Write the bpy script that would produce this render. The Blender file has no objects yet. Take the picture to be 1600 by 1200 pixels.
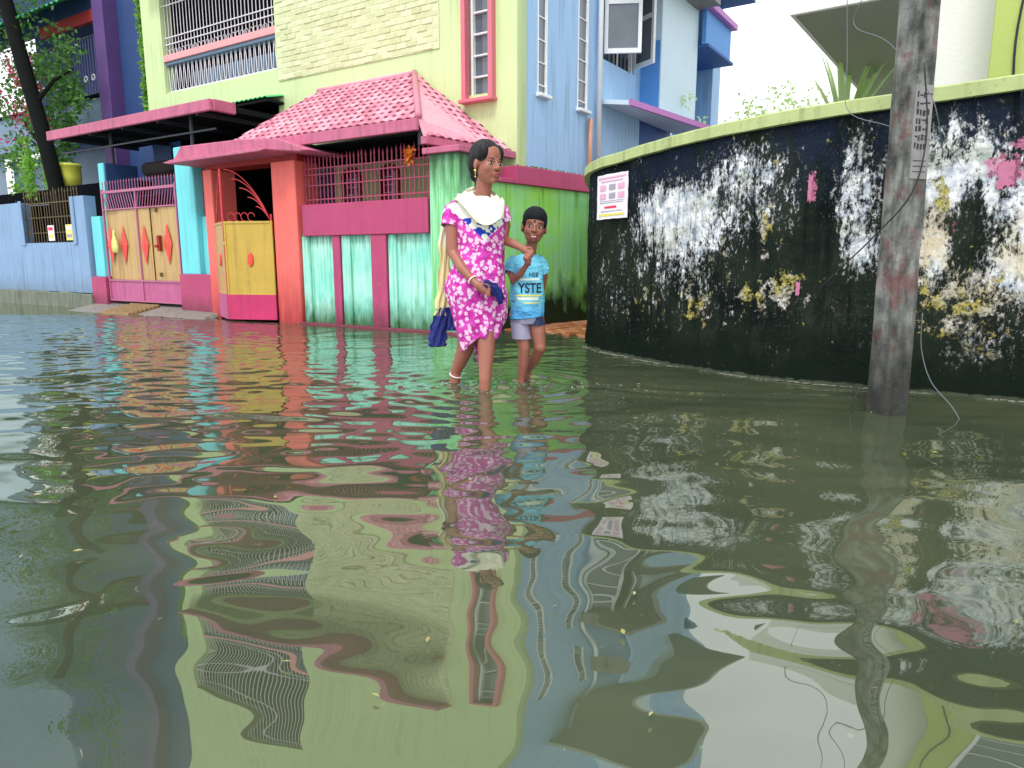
import bpy, bmesh, math, random
import numpy as np
from mathutils import Vector, Matrix, noise as mnoise
from mathutils.bvhtree import BVHTree
R = math.radians
S = bpy.context.scene
COL = S.collection
random.seed(7); rng = np.random.default_rng(7)

# ------------------------------------------------------------------ camera, world, sun
CAMH = .75; FPX = 1100.0; PITCH = math.atan(193/FPX)
cd = bpy.data.cameras.new('camera'); cam = bpy.data.objects.new('camera', cd); COL.objects.link(cam)
cam.location = (0, 0, CAMH); cam.rotation_euler = (R(90)-PITCH, 0, 0)
cd.sensor_width = 36; cd.lens = 36*FPX/1600; cd.clip_start = .05; cd.clip_end = 600
S.camera = cam
W = bpy.data.worlds.new('World'); S.world = W; W.use_nodes = True
wn = W.node_tree.nodes; wl = W.node_tree.links; wn.clear()
SUN_EL, SUN_AZ = 58, 200          # azimuth clockwise from +Y: the sun stands behind the camera, a little left
sky = wn.new('ShaderNodeTexSky'); sky.sky_type = 'NISHITA'; sky.sun_disc = False
sky.sun_elevation = R(SUN_EL); sky.sun_rotation = R(SUN_AZ); sky.dust_density = 4; sky.air_density = 1
bg = wn.new('ShaderNodeBackground'); bg.inputs[1].default_value = .14
wo = wn.new('ShaderNodeOutputWorld')
cn = wn.new('ShaderNodeTexNoise'); cn.inputs['Scale'].default_value = 2.2; cn.inputs['Detail'].default_value = 5
cr = wn.new('ShaderNodeValToRGB'); cr.color_ramp.elements[0].position = .3; cr.color_ramp.elements[0].color = (9.5, 9.8, 10.4, 1)
cr.color_ramp.elements[1].position = .7; cr.color_ramp.elements[1].color = (13.5, 13.6, 13.8, 1)
mx = wn.new('ShaderNodeMix'); mx.data_type = 'RGBA'; mx.inputs['Factor'].default_value = .88
wl.new(cn.outputs['Fac'], cr.inputs[0]); wl.new(sky.outputs[0], mx.inputs['A']); wl.new(cr.outputs[0], mx.inputs['B'])
wl.new(mx.outputs['Result'], bg.inputs[0]); wl.new(bg.outputs[0], wo.inputs[0])
sd = bpy.data.lights.new('sun', 'SUN'); sd.energy = 1.9; sd.angle = R(12); sd.color = (1, .96, .9)
so = bpy.data.objects.new('sun', sd); COL.objects.link(so)
az = R(SUN_AZ); el = R(SUN_EL)
so.rotation_euler = Vector((math.sin(az)*math.cos(el), math.cos(az)*math.cos(el), math.sin(el))).to_track_quat('Z', 'Y').to_euler()
so.location = (-3, -6, 12)
S.view_settings.view_transform = 'Standard'; S.view_settings.look = 'None'
S.view_settings.exposure = .1; S.view_settings.gamma = 1
S.view_settings.use_curve_mapping = False

# ------------------------------------------------------------------ materials
class NT:
    def __init__(s, name):
        s.m = bpy.data.materials.new(name); s.m.use_nodes = True
        s.n = s.m.node_tree.nodes; s.l = s.m.node_tree.links
        s.b = s.n['Principled BSDF']; s.tc = s.n.new('ShaderNodeTexCoord'); s.co = s.tc.outputs['Object']
    def link(s, a, b): s.l.new(a, b)
    def noise(s, scale, vec=None, detail=4, stretch=None, rough=.55, off=None):
        t = s.n.new('ShaderNodeTexNoise'); t.inputs['Scale'].default_value = scale
        t.inputs['Detail'].default_value = detail; t.inputs['Roughness'].default_value = rough
        v = vec or s.co
        if stretch or off:
            mp = s.n.new('ShaderNodeMapping')
            if stretch: mp.inputs['Scale'].default_value = stretch
            if off: mp.inputs['Location'].default_value = off
            s.link(v, mp.inputs[0]); v = mp.outputs[0]
        s.link(v, t.inputs['Vector']); return t.outputs['Fac']
    def mr(s, v, a, b, c=0., d=1.):
        t = s.n.new('ShaderNodeMapRange'); t.clamp = True
        t.inputs[1].default_value = a; t.inputs[2].default_value = b; t.inputs[3].default_value = c; t.inputs[4].default_value = d
        s.link(v, t.inputs[0]); return t.outputs[0]
    def math(s, op, a, b=None):
        t = s.n.new('ShaderNodeMath'); t.operation = op
        for i, x in enumerate((a, b)):
            if x is None: continue
            if isinstance(x, (int, float)): t.inputs[i].default_value = x
            else: s.link(x, t.inputs[i])
        return t.outputs[0]
    def mix(s, f, a, b, mode='MIX'):
        t = s.n.new('ShaderNodeMix'); t.data_type = 'RGBA'; t.blend_type = mode
        for k, x in (('Factor', f), ('A', a), ('B', b)):
            if isinstance(x, (int, float)): t.inputs[k].default_value = x
            elif isinstance(x, (tuple, list)): t.inputs[k].default_value = (*x[:3], 1)
            else: s.link(x, t.inputs[k])
        return t.outputs['Result']
    def xyz(s, v=None):
        t = s.n.new('ShaderNodeSeparateXYZ'); s.link(v or s.co, t.inputs[0]); return t.outputs
    def out(s, col, rough=.6, bump=None, dist=.01, strength=.5, metal=0, spec=.4):
        if isinstance(col, (tuple, list)): s.b.inputs['Base Color'].default_value = (*col[:3], 1)
        else: s.link(col, s.b.inputs['Base Color'])
        if isinstance(rough, (int, float)): s.b.inputs['Roughness'].default_value = rough
        else: s.link(rough, s.b.inputs['Roughness'])
        s.b.inputs['Metallic'].default_value = metal; s.b.inputs['Specular IOR Level'].default_value = spec
        if bump is not None:
            t = s.n.new('ShaderNodeBump'); t.inputs['Strength'].default_value = strength; t.inputs['Distance'].default_value = dist
            s.link(bump, t.inputs['Height']); s.link(t.outputs[0], s.b.inputs['Normal'])
        return s.m
def lin(r, g, b):
    f = lambda c: ((c/255+.055)/1.055)**2.4 if c > 10 else c/255/12.92
    return (f(r), f(g), f(b))
def paint(name, col, var=.18, scale=5, streak=None, samt=.5, sth=(.5, .7), grime=None, gh=.3, gamt=.9, rough=.6, bump=.35, metal=0, spec=.35, dirt=.35, chips=0, rnd=0):
    t = NT(name)
    dk = tuple(c*(1-var) for c in col); lt = tuple(min(1, c*(1+var)) for c in col)
    c = t.mix(t.noise(scale), dk, lt)
    if dirt:   # small worn specks
        c = t.mix(t.math('MULTIPLY', t.mr(t.noise(26, detail=6), .62, .74), dirt), c, tuple(x*.45 for x in col))
    if rnd:
        oi = t.n.new('ShaderNodeObjectInfo'); k_ = t.mr(oi.outputs['Random'], 0, 1, 1-rnd, 1+rnd*.5)
        hs = t.n.new('ShaderNodeHueSaturation'); t.link(k_, hs.inputs['Value']); t.link(t.mr(oi.outputs['Random'], 1, 0, .8, 1.05), hs.inputs['Saturation']); t.link(c, hs.inputs['Color']); c = hs.outputs['Color']
    if chips:
        ch = t.mr(t.noise(9, detail=8, rough=.7, off=(2, 8, 1)), .60, .62)
        lowm = t.mr(t.math('ADD', t.xyz()[2], t.math('MULTIPLY', t.noise(3), .8)), 1.3, .3)
        c = t.mix(t.math('MULTIPLY', t.math('MULTIPLY', ch, lowm), chips), c, (.26, .24, .20))
    if streak:
        st = t.noise(1, stretch=(16, 16, .9), detail=5)
        a = t.math('MULTIPLY', t.mr(st, *sth), t.mr(t.noise(1.6, off=(3, 1, 2)), .3, .6))
        c = t.mix(t.math('MULTIPLY', a, samt), c, streak)
    if grime:
        z = t.xyz()[2]; n = t.noise(7, stretch=(2, 2, .6), off=(5, 5, 5))
        h = t.math('ADD', z, t.math('MULTIPLY', n, -gh*.9))
        c = t.mix(t.mr(h, gh*.55, -gh*.45, 0, gamt), c, grime)
    return t.out(c, rough, t.noise(40, detail=6), .006, bump, metal, spec)
def plain(name, col, rough=.5, metal=0, var=.12, scale=20, bump=.15, spec=.4):
    t = NT(name); c = t.mix(t.noise(scale), tuple(x*(1-var) for x in col), tuple(min(1, x*(1+var)) for x in col))
    return t.out(c, rough, t.noise(60, detail=3), .003, bump, metal, spec)

M = {}
GR = (.02, .035, .012)
M['green_wall'] = paint('pale green wall paint', (.58, .72, .37), .06, 2, streak=(.30, .38, .20), samt=.5, dirt=.3, bump=.15)
M['cream_brick'] = paint('cream brick facing', (.62, .66, .38), .10, 4, dirt=.15, bump=.4, rnd=.12)
M['turq'] = paint('turquoise lime paint', (.25, .72, .62), .22, 3, streak=(.10, .30, .10), samt=.75, sth=(.50, .66), grime=(.03, .10, .03), gh=.34, dirt=.35)
M['turq_pillar'] = paint('turquoise pillar paint', (.15, .62, .68), .12, 3, streak=(.10, .34, .38), samt=.35, dirt=.2)
M['pink_band'] = paint('rose pink masonry paint', (.42, .055, .15), .18, 3, streak=(.22, .03, .09), samt=.35, grime=(.06, .02, .02), gh=.3, gamt=.75, dirt=.4, chips=.5)
M['pink_slab'] = paint('faded pink slab paint', (.50, .13, .23), .25, 6, streak=(.16, .06, .09), samt=.7, dirt=.5)
M['tile'] = paint('pink roof tile', (.66, .23, .33), .22, 7, dirt=.7, rough=.5, rnd=.30)
M['orange'] = paint('coral orange paint', (.80, .15, .13), .12, 2.5, streak=(.55, .10, .12), samt=.4, grime=(.30, .02, .03), gh=.7, gamt=.85, dirt=.3, chips=.6)
M['lintel_red'] = paint('dark red paint', (.30, .02, .02), .2)
M['yellow'] = paint('mustard gate paint', (.50, .34, .05), .16, 3, streak=(.24, .13, .04), samt=.7, dirt=.6, chips=.5, rough=.42, spec=.5)
M['yellow_pale'] = paint('tan gate paint', (.48, .31, .11), .18, 3, streak=(.22, .10, .04), samt=.75, dirt=.6, chips=.5, rough=.42, spec=.5)
M['magenta'] = paint('magenta gate paint', (.50, .02, .12), .25, 5, streak=(.18, .01, .05), samt=.5, rough=.35, spec=.5)
M['mauve'] = paint('mauve gate paint', (.45, .09, .24), .25, 5, streak=(.18, .03, .08), samt=.5, rough=.4)
M['red_emblem'] = plain('red emblem enamel', (.72, .07, .05), .4)
M['bar_pink'] = plain('pink painted iron', (.33, .04, .10), .45)
M['bar_mauve'] = plain('mauve painted iron', (.40, .12, .22), .45)
M['bar_red'] = plain('red painted iron', (.55, .04, .05), .4)
M['white_iron'] = plain('white painted iron', (.72, .70, .76), .4)
M['rail_rose'] = plain('rose handrail', (.80, .34, .36), .45)
M['dark_iron'] = plain('dark iron', (.03, .03, .045), .45)
M['rust_iron'] = plain('rusty iron', (.12, .09, .04), .7)
M['interior'] = plain('interior shade black', (.008, .009, .012), .95, spec=.0)  # depth of shade in rooms and recesses put into a near-black colour
M['blue_interior'] = plain('blue shutter paint', (.02, .05, .11), .7)
M['green_sheet'] = plain('green corrugated sheet', (.04, .42, .16), .45)
M['sheet_dark'] = plain('shade dark sheet underside', (.012, .014, .015), .8, spec=.05)  # shade beneath awning and canopy painted in as a dark colour
M['glass'] = plain('window glass', (.10, .13, .16), .08, var=.4, scale=3, bump=0, spec=.8)
M['glass_lilac'] = plain('lilac glass', (.22, .12, .30), .15, var=.3, scale=8, bump=0)
M['blue_wall'] = paint('pale blue wall paint', (.33, .53, .80), .07, 1.5, streak=(.16, .24, .34), samt=.6, dirt=.3, bump=.12)
M['blue_light'] = paint('near white blue paint', (.60, .74, .86), .05, 1.5, streak=(.35, .45, .55), samt=.2, dirt=.08, bump=.12)
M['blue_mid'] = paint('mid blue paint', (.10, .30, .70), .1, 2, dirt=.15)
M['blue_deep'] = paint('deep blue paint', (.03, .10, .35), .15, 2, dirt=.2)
M['lilac_trim'] = plain('lilac trim', (.50, .18, .52), .5)
M['blue_grey'] = paint('blue grey wall paint', (.21, .34, .54), .16, 2.5, streak=(.12, .18, .26), samt=.7, grime=(.06, .08, .07), gh=.55, gamt=.7, dirt=.3, chips=.5)
M['purple'] = paint('purple pillar paint', (.10, .05, .19), .2, 3, dirt=.2)
M['navy_wall'] = paint('navy wall paint', (.025, .06, .18), .2, 2, dirt=.2)
M['parapet_blue'] = paint('dusty blue parapet paint', (.17, .25, .38), .15, 3, dirt=.2)
M['concrete'] = paint('wet stained concrete', (.22, .21, .19), .3, 7, streak=(.05, .06, .04), samt=.8, dirt=.6, rough=.5)
M['concrete_moss'] = paint('mossy concrete', (.15, .17, .13), .35, 6, streak=(.03, .05, .02), samt=.9, dirt=.7)
M['coping'] = paint('lime yellow coping paint', (.42, .50, .22), .2, 4, streak=(.12, .15, .06), samt=.7, dirt=.6)
M['white_plaster'] = paint('white plaster', (.80, .80, .78), .04, 2, dirt=.1)
M['soffit'] = paint('grey green soffit plaster', (.34, .36, .31), .12, 1.5, dirt=.2)
M['lime_wall'] = paint('lime green wall paint', (.42, .52, .14), .08, 2, dirt=.2)
M['white_frame'] = plain('white window frame', (.78, .80, .84), .5)
M['pink_frame'] = plain('pink window frame', (.62, .16, .22), .5)
M['brick_orange'] = paint('wet orange brick', (.45, .16, .06), .3, 9, dirt=.4, rough=.3, rnd=.4)
M['paper_white'] = plain('printed paper', (.78, .74, .80), .7)
M['ink_pink'] = plain('pink ink', (.72, .38, .55), .7)
M['ink_red'] = plain('red ink', (.75, .03, .08), .7)
M['ink_yellow'] = plain('yellow ink', (.75, .65, .12), .7)
M['ink_grey'] = plain('grey ink', (.35, .33, .42), .7)
M['paper_yellow'] = plain('yellow paper', (.75, .68, .22), .7)
M['marigold'] = plain('marigold petals', (.85, .22, .02), .6, var=.3)
M['cable'] = plain('black cable rubber', (.015, .017, .02), .5)
M['cable_grey'] = plain('grey cable', (.13, .16, .19), .5)
M['bark'] = plain('dark wet bark', (.007, .008, .008), .9, var=.4, bump=.6, spec=.1)
M['planter'] = paint('lime yellow planter paint', (.60, .62, .08), .15, 5)
M['blind'] = plain('dark rolled matting', (.014, .008, .009), .9, var=.4, bump=.6)
M['skin'] = plain('brown skin', (.30, .108, .072), .45, var=.08, scale=9, bump=.05, spec=.5)
M['skin_boy'] = plain('deep brown skin', (.27, .098, .066), .45, var=.08, scale=9, bump=.05, spec=.5)
M['lip'] = plain('lips', (.42, .10, .11), .4)
M['lip_boy'] = plain('boy lips', (.30, .07, .07), .4)
M['eye_white'] = plain('eye white', (.55, .50, .47), .3)
M['eye_dark'] = plain('dark iris', (.012, .008, .006), .15)
M['teeth'] = plain('teeth', (.80, .77, .70), .3)
M['brow'] = plain('eyebrow hair', (.02, .012, .01), .8)
M['gold'] = plain('gold', (.80, .58, .18), .3, metal=.8)
M['bangle'] = plain('white shell bangle', (.85, .80, .78), .3)
M['navy_cloth'] = plain('navy blue cloth', (.012, .02, .16), .75, var=.35, bump=.5)
M['foam'] = plain('water foam', (.36, .38, .33), .25)
t = NT('black hair'); n = t.noise(40, stretch=(1, 1, .12), detail=3)
M['hair'] = t.out(t.mix(n, (.003, .003, .005), (.012, .011, .016)), .45, n, .004, .8, spec=.25)
t = NT('short black hair'); n = t.noise(160, detail=3)
M['hair_short'] = t.out(t.mix(n, (.003, .004, .007), (.010, .014, .02)), .6, n, .006, .9, spec=.15)

def leafmat(name, a, b):
    t = NT(name); t.b.inputs['Transmission Weight'].default_value = 0
    g = t.n.new('ShaderNodeNewGeometry')
    m = t.out(t.mix(g.outputs['Random Per Island'], a, b), .5, spec=.4)
    tr = t.n.new('ShaderNodeBsdfTranslucent'); tr.inputs[0].default_value = (*[min(1, x*1.5) for x in b], 1)
    ms = t.n.new('ShaderNodeMixShader'); ms.inputs[0].default_value = .3
    o = t.n['Material Output']; t.link(t.b.outputs[0], ms.inputs[1]); t.link(tr.outputs[0], ms.inputs[2]); t.link(ms.outputs[0], o.inputs[0])
    return m
M['leaf'] = leafmat('tree leaf', (.02, .06, .015), (.10, .26, .05))
M['leaf_bright'] = leafmat('bright leaf', (.08, .22, .03), (.26, .52, .08))
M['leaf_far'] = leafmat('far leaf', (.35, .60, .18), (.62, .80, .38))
M['petal'] = leafmat('red bract', (.35, .02, .05), (.65, .08, .16))

# side wall (algae): turquoise under bright green algae with a black rotten foot
t = NT('algae covered wall'); z = t.xyz()[2]
st = t.noise(1, stretch=(22, 22, 1.0), detail=5); bl = t.noise(2.2, off=(4, 2, 0)); fine = t.noise(30, detail=6)
c = t.mix(t.mr(bl, .38, .62), (.34, .78, .40), (.36, .80, .12))
c = t.mix(t.math('MULTIPLY', t.mr(st, .42, .62), .7), c, (.26, .72, .08))
c = t.mix(t.math('MULTIPLY', t.mr(st, .60, .72), t.mr(z, .9, 1.6, .2, 1)), c, (.03, .10, .03))
c = t.mix(t.mr(t.math('ADD', z, t.math('MULTIPLY', t.noise(3, stretch=(2, 2, 1)), -.9)), .12, -.25), c, (.012, .03, .012))
M['algae_wall'] = t.out(c, .6, fine, .008, .5)
# green pier at the corner
t = NT('mossy pier'); z = t.xyz()[2]
st = t.noise(1, stretch=(26, 26, 1.2), detail=5)
c = t.mix(t.mr(st, .40, .6), (.34, .74, .46), (.14, .50, .16))
top = t.math('ADD', z, t.math('MULTIPLY', t.noise(6, stretch=(3, 3, .5)), .8))
c = t.mix(t.mr(top, 1.75, 2.2, 0, .92), c, (.025, .08, .03))
c = t.mix(t.mr(z, .16, 0, 0, .8), c, (.03, .09, .02))
M['mossy_pier'] = t.out(c, .6, t.noise(30), .008, .5)
# turquoise panels of the front wall
t = NT('drip stained turquoise panel'); z = t.xyz()[2]
st = t.noise(1, stretch=(30, 30, 1.3), detail=5); bl = t.noise(3, off=(1, 7, 3))
c = t.mix(t.mr(bl, .35, .65), (.22, .66, .56), (.42, .78, .68))
c = t.mix(t.math('MULTIPLY', t.mr(st, .50, .64), .55), c, (.08, .38, .14))
tp = t.math('ADD', z, t.math('MULTIPLY', t.noise(1, stretch=(24, 24, 2), off=(9, 0, 0)), .75))
c = t.mix(t.mr(tp, 1.28, 1.52, 0, .9), c, (.03, .12, .05))
bt = t.math('ADD', z, t.math('MULTIPLY', t.noise(8, stretch=(1.5, 1.5, .5), off=(0, 3, 0)), -.5))
c = t.mix(t.mr(bt, .10, -.20, 0, .92), c, (.025, .10, .02))
M['turq_panel'] = t.out(c, .6, t.noise(34, detail=6), .006, .5)

# right wall: black mould over peeling whitewash and rotten bills (UV = metres along / metres up)
t = NT('mould black peeling wall'); uv = t.tc.outputs['UV']; u, v, _ = t.xyz(uv)
def N(sc, st=None, off=None, d=5, r=.6): return t.noise(sc, uv, d, st, r, off)
base = t.mix(t.mr(N(1.3), .4, .62), (.007, .010, .010), (.022, .031, .022))
base = t.mix(t.mr(N(9, (1, .4, 1), (5, 0, 0), 6, .7), .5, .7, 0, .8), base, (.030, .038, .028))
navy = t.math('MULTIPLY', t.mr(v, 1.05, 1.36), t.mr(N(3, (1.4, .6, 1), (2, 2, 0)), .38, .52))
base = t.mix(t.math('MULTIPLY', navy, .9), base, (.014, .022, .042))
def blob(cu, cv, ru, rv, k=1.0):
    a = t.math('DIVIDE', t.math('SUBTRACT', u, cu), ru); b = t.math('DIVIDE', t.math('SUBTRACT', v, cv), rv)
    d = t.math('ADD', t.math('MULTIPLY', a, a), t.math('MULTIPLY', b, b))
    return t.mr(d, 1.3, .0, 0, k)
def mxs(l):
    r_ = l[0]
    for x in l[1:]: r_ = t.math('MAXIMUM', r_, x)
    return r_
reg = mxs([blob(1.06, 1.03, .58, .34, 1.0), blob(1.05, .72, .6, .24, .5), blob(1.55, 1.2, .42, .36, .62), blob(2.22, 1.12, .20, .42, .72), blob(2.30, .80, .16, .22, .75),
           blob(2.72, 1.20, .34, .34, .95), blob(3.15, .92, .36, .50, 1.0), blob(2.62, .80, .24, .26, 1.0), blob(.35, .62, .5, .5, .2), blob(3.9, .95, .9, .6, .8), blob(1.9, 1.1, .5, .35, .45), blob(2.9, .6, .5, .5, .45)])
blk = mxs([blob(2.03, .9, .13, .9, 1.0), blob(2.79, .92, .10, .26, .9), blob(1.80, .72, .25, .25, .5), blob(2.45, .35, .4, .4, .4)])
streak = N(1, (24, 1.6, 1), (0, 0, 0), 6); patch = N(6.5, (1.5, .7, 1), (3, 1, 0), 7, .7); fin = N(34, (1.5, .8, 1), (1, 1, 0), 6, .75)
sm = t.math('ADD', t.math('ADD', t.math('MULTIPLY', streak, .14), t.math('MULTIPLY', patch, .40)), t.math('MULTIPLY', fin, .46))
th = t.math('SUBTRACT', t.math('ADD', sm, t.math('MULTIPLY', reg, .175)), t.math('MULTIPLY', blk, .10))
mask = t.mr(th, .575, .622)
wcol = t.mix(t.mr(N(12, off=(7, 7, 0)), .40, .62), (.88, .90, .92), (.36, .42, .50))
wcol = t.mix(t.mr(N(4.5, off=(1, 9, 0)), .50, .62, 0, .6), wcol, (.40, .44, .34))
warm = mxs([blob(2.62, .82, .26, .26, 1), blob(2.80, .52, .3, .2, 1), blob(3.1, .75, .3, .3, .8)])
wcol = t.mix(t.math('MULTIPLY', warm, t.mr(N(7, off=(4, 9, 0)), .4, .55)), wcol, (.62, .54, .38))
pink = mxs([blob(2.95, 1.22, .13, .13, 1), blob(3.02, 1.34, .1, .06, 1), blob(2.0, 1.18, .03, .12, 1), blob(2.74, .95, .04, .06, .55), blob(1.95, .58, .03, .06, 1)])
pm_ = t.mr(t.math('ADD', t.math('MULTIPLY', pink, .30), N(14, off=(8, 2, 0), d=6, r=.7)), .70, .74)
spk = t.mr(N(48, (1.3, .8, 1), (6, 1, 0), 5, .8), .56, .66)
base = t.mix(t.math('MULTIPLY', spk, t.mr(N(2.4, off=(9, 9, 0)), .42, .6, .1, .75)), base, (.11, .13, .12))
wcol = t.mix(t.mr(N(22, (1, .6, 1), (3, 3, 0), 6, .8), .52, .66, 0, .8), wcol, (.10, .13, .15))
col = t.mix(mask, base, wcol)
regf = mxs([blob(1.84, .55, .20, .16, 1), blob(1.25, .47, .18, .15, .8), blob(1.62, .52, .1, .12, .8), blob(.75, .46, .2, .12, .6), blob(2.80, .52, .30, .20, 1), blob(1.74, .95, .07, .2, .8), blob(2.66, 1.05, .08, .2, .9), blob(1.45, .85, .06, .1, .8), blob(2.9, .34, .3, .12, .6), blob(1.1, .3, .5, .1, .3)])
fl = N(11, (1.2, .9, 1), (11, 3, 0), 7, .75)
fm = t.mr(t.math('ADD', fl, t.math('MULTIPLY', regf, .17)), .615, .65)
hue = N(7, off=(20, 5, 0), d=2)
fc = t.mix(t.mr(hue, .42, .52), (.46, .40, .12), (.44, .42, .34)); fc = t.mix(t.mr(hue, .58, .62), fc, (.62, .58, .56))
fc = t.mix(t.mr(N(40, d=5, off=(2, 2, 0), r=.75), .46, .58, 0, .85), fc, (.04, .05, .03))
col = t.mix(fm, col, fc); col = t.mix(t.math('MULTIPLY', t.math('MULTIPLY', pm_, t.mr(fin, .38, .5, .3, 1)), .85), col, (.60, .20, .34))
col = t.mix(t.math('MULTIPLY', t.mr(N(1, (13, .8, 1), (4, 4, 0), 7, .7), .55, .66), .8), col, (.006, .009, .010))
col = t.mix(t.mr(t.math('ADD', v, t.math('MULTIPLY', N(5, (1, 1, 1), (1, 1, 0)), .5)), .62, .38, 0, .88), col, (.008, .014, .010))
col = t.mix(t.mr(t.math('SUBTRACT', v, t.math('MULTIPLY', N(20, off=(3, 0, 0)), .05)), .0, -.01, 0, .5), col, (.12, .14, .10))
hgt = t.math('ADD', t.math('MULTIPLY', t.math('MAXIMUM', mask, fm), .8), t.math('MULTIPLY', fin, .8))
M['mould_wall'] = t.out(col, .85, hgt, .014, .8, spec=.0)

# concrete pole with red paint ghosts
t = NT('old concrete pole'); st = t.noise(1, stretch=(30, 30, 3), detail=5); z = t.xyz()[2]
c = t.mix(t.mr(t.noise(14, stretch=(1, 1, .5)), .35, .65), (.03, .034, .032), (.24, .25, .235))
c = t.mix(t.mr(st, .5, .7, 0, .6), c, (.035, .04, .035))
c = t.mix(t.math('MULTIPLY', t.mr(t.noise(7, off=(3, 3, 3), detail=7, rough=.7), .52, .62), .6), c, (.16, .055, .055))
c = t.mix(t.mr(t.math('ADD', z, t.math('MULTIPLY', t.noise(5), .5)), .85, .35, 0, .9), c, (.020, .020, .018))
M['pole'] = t.out(c, .75, t.noise(25, detail=6), .012, .8)
# pink floral cotton
t = NT('pink floral cotton'); vo = t.n.new('ShaderNodeTexVoronoi'); vo.inputs['Scale'].default_value = 33
ds = t.n.new('ShaderNodeMix'); ds.data_type = 'VECTOR'
nn = t.n.new('ShaderNodeTexNoise'); nn.inputs['Scale'].default_value = 45; t.link(t.co, nn.inputs['Vector'])
vm = t.n.new('ShaderNodeVectorMath'); vm.operation = 'MULTIPLY_ADD'; vm.inputs[1].default_value = (.03, .03, .03)
t.link(nn.outputs['Color'], vm.inputs[0]); t.link(t.co, vm.inputs[2]); t.link(vm.outputs[0], vo.inputs['Vector'])
x, y, z = t.xyz()
c = t.mix(t.mr(t.noise(20, off=(3, 3, 3)), .4, .6), (.46, .03, .30), (.64, .07, .46))
c = t.mix(t.mr(vo.outputs['Distance'], .50, .38), c, (.80, .56, .74))
c = t.mix(t.mr(vo.outputs['Distance'], .13, .10), c, (.66, .12, .50))
# blue and white yoke, dipping towards the chest
dz = t.math('SUBTRACT', z, t.math('MULTIPLY', t.math('ABSOLUTE', t.math('SUBTRACT', x, .075)), .9))
yo = t.math('MULTIPLY', t.mr(dz, .860, .865), t.mr(y, -.02, -.03))
yc = t.mix(t.mr(t.noise(28, off=(8, 8, 8), detail=1), .46, .50), (.02, .05, .42), (.78, .82, .70))
yc = t.mix(t.mr(z, .985, .99), yc, (.84, .83, .74))
c = t.mix(yo, c, yc)
M['floral'] = t.out(c, .8, t.noise(16, stretch=(1.6, 1.6, .5), detail=5), .03, .8, spec=.1)
t = NT('cream scarf cotton'); x, y, z = t.xyz()
c = t.mix(t.noise(12), (.72, .70, .50), (.84, .82, .70))
c = t.mix(t.mr(z, .9, .8, 0, .75), c, (.66, .56, .22))
c = t.mix(t.math('MULTIPLY', t.mr(z, .47, .46), t.mr(t.noise(30), .5, .54)), c, (.35, .32, .2))
M['scarf'] = t.out(c, .85, t.noise(30, stretch=(1, 1, .2)), .006, .6, spec=.2)
t = NT('sky blue jersey'); x, y, z = t.xyz()
c = t.mix(t.noise(9), (.13, .48, .72), (.20, .62, .80)); c = t.mix(t.mr(z, .50, .44, 0, .6), c, (.04, .22, .60))
M['jersey'] = t.out(c, .85, t.noise(13, stretch=(1, 1, 2.2), detail=4), .035, .9, spec=.1)
t = NT('grey lilac striped cotton'); x, y, z = t.xyz()
w = t.n.new('ShaderNodeTexWave'); w.inputs['Scale'].default_value = 30; w.bands_direction = 'Z'; t.link(t.co, w.inputs[0])
M['shorts'] = t.out(t.mix(t.mr(w.outputs['Fac'], .3, .9, 0, .5), (.34, .33, .46), (.22, .21, .33)), .85, t.noise(20), .006, .5, spec=.2)
M['navy_trim'] = plain('navy short trim', (.02, .03, .10), .8)
M['print_navy'] = plain('navy print', (.012, .03, .09), .7)
M['print_yellow'] = plain('yellow print', (.75, .68, .15), .7)
M['print_pale'] = plain('pale print', (.70, .80, .74), .7)
# water: murky body with a mirror coat by Fresnel
t = NT('murky flood water')
body = t.mix(t.mr(t.noise(1.3, detail=4), .35, .65), (.046, .060, .036), (.070, .084, .048))
body = t.mix(t.mr(t.noise(38, detail=2), .72, .76, 0, .5), body, (.16, .17, .07))
df = t.n.new('ShaderNodeBsdfDiffuse'); t.link(body, df.inputs[0])
gl = t.n.new('ShaderNodeBsdfGlossy'); gl.inputs['Roughness'].default_value = .012; gl.inputs[0].default_value = (.95, 1, .93, 1)
fr = t.n.new('ShaderNodeFresnel'); fr.inputs[0].default_value = 2.5
ms = t.n.new('ShaderNodeMixShader'); t.link(fr.outputs[0], ms.inputs[0]); t.link(df.outputs[0], ms.inputs[1]); t.link(gl.outputs[0], ms.inputs[2])
t.link(ms.outputs[0], t.n['Material Output'].inputs[0]); M['water'] = t.m
M['mud'] = plain('silty ground', (.10, .09, .06), .9)

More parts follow.
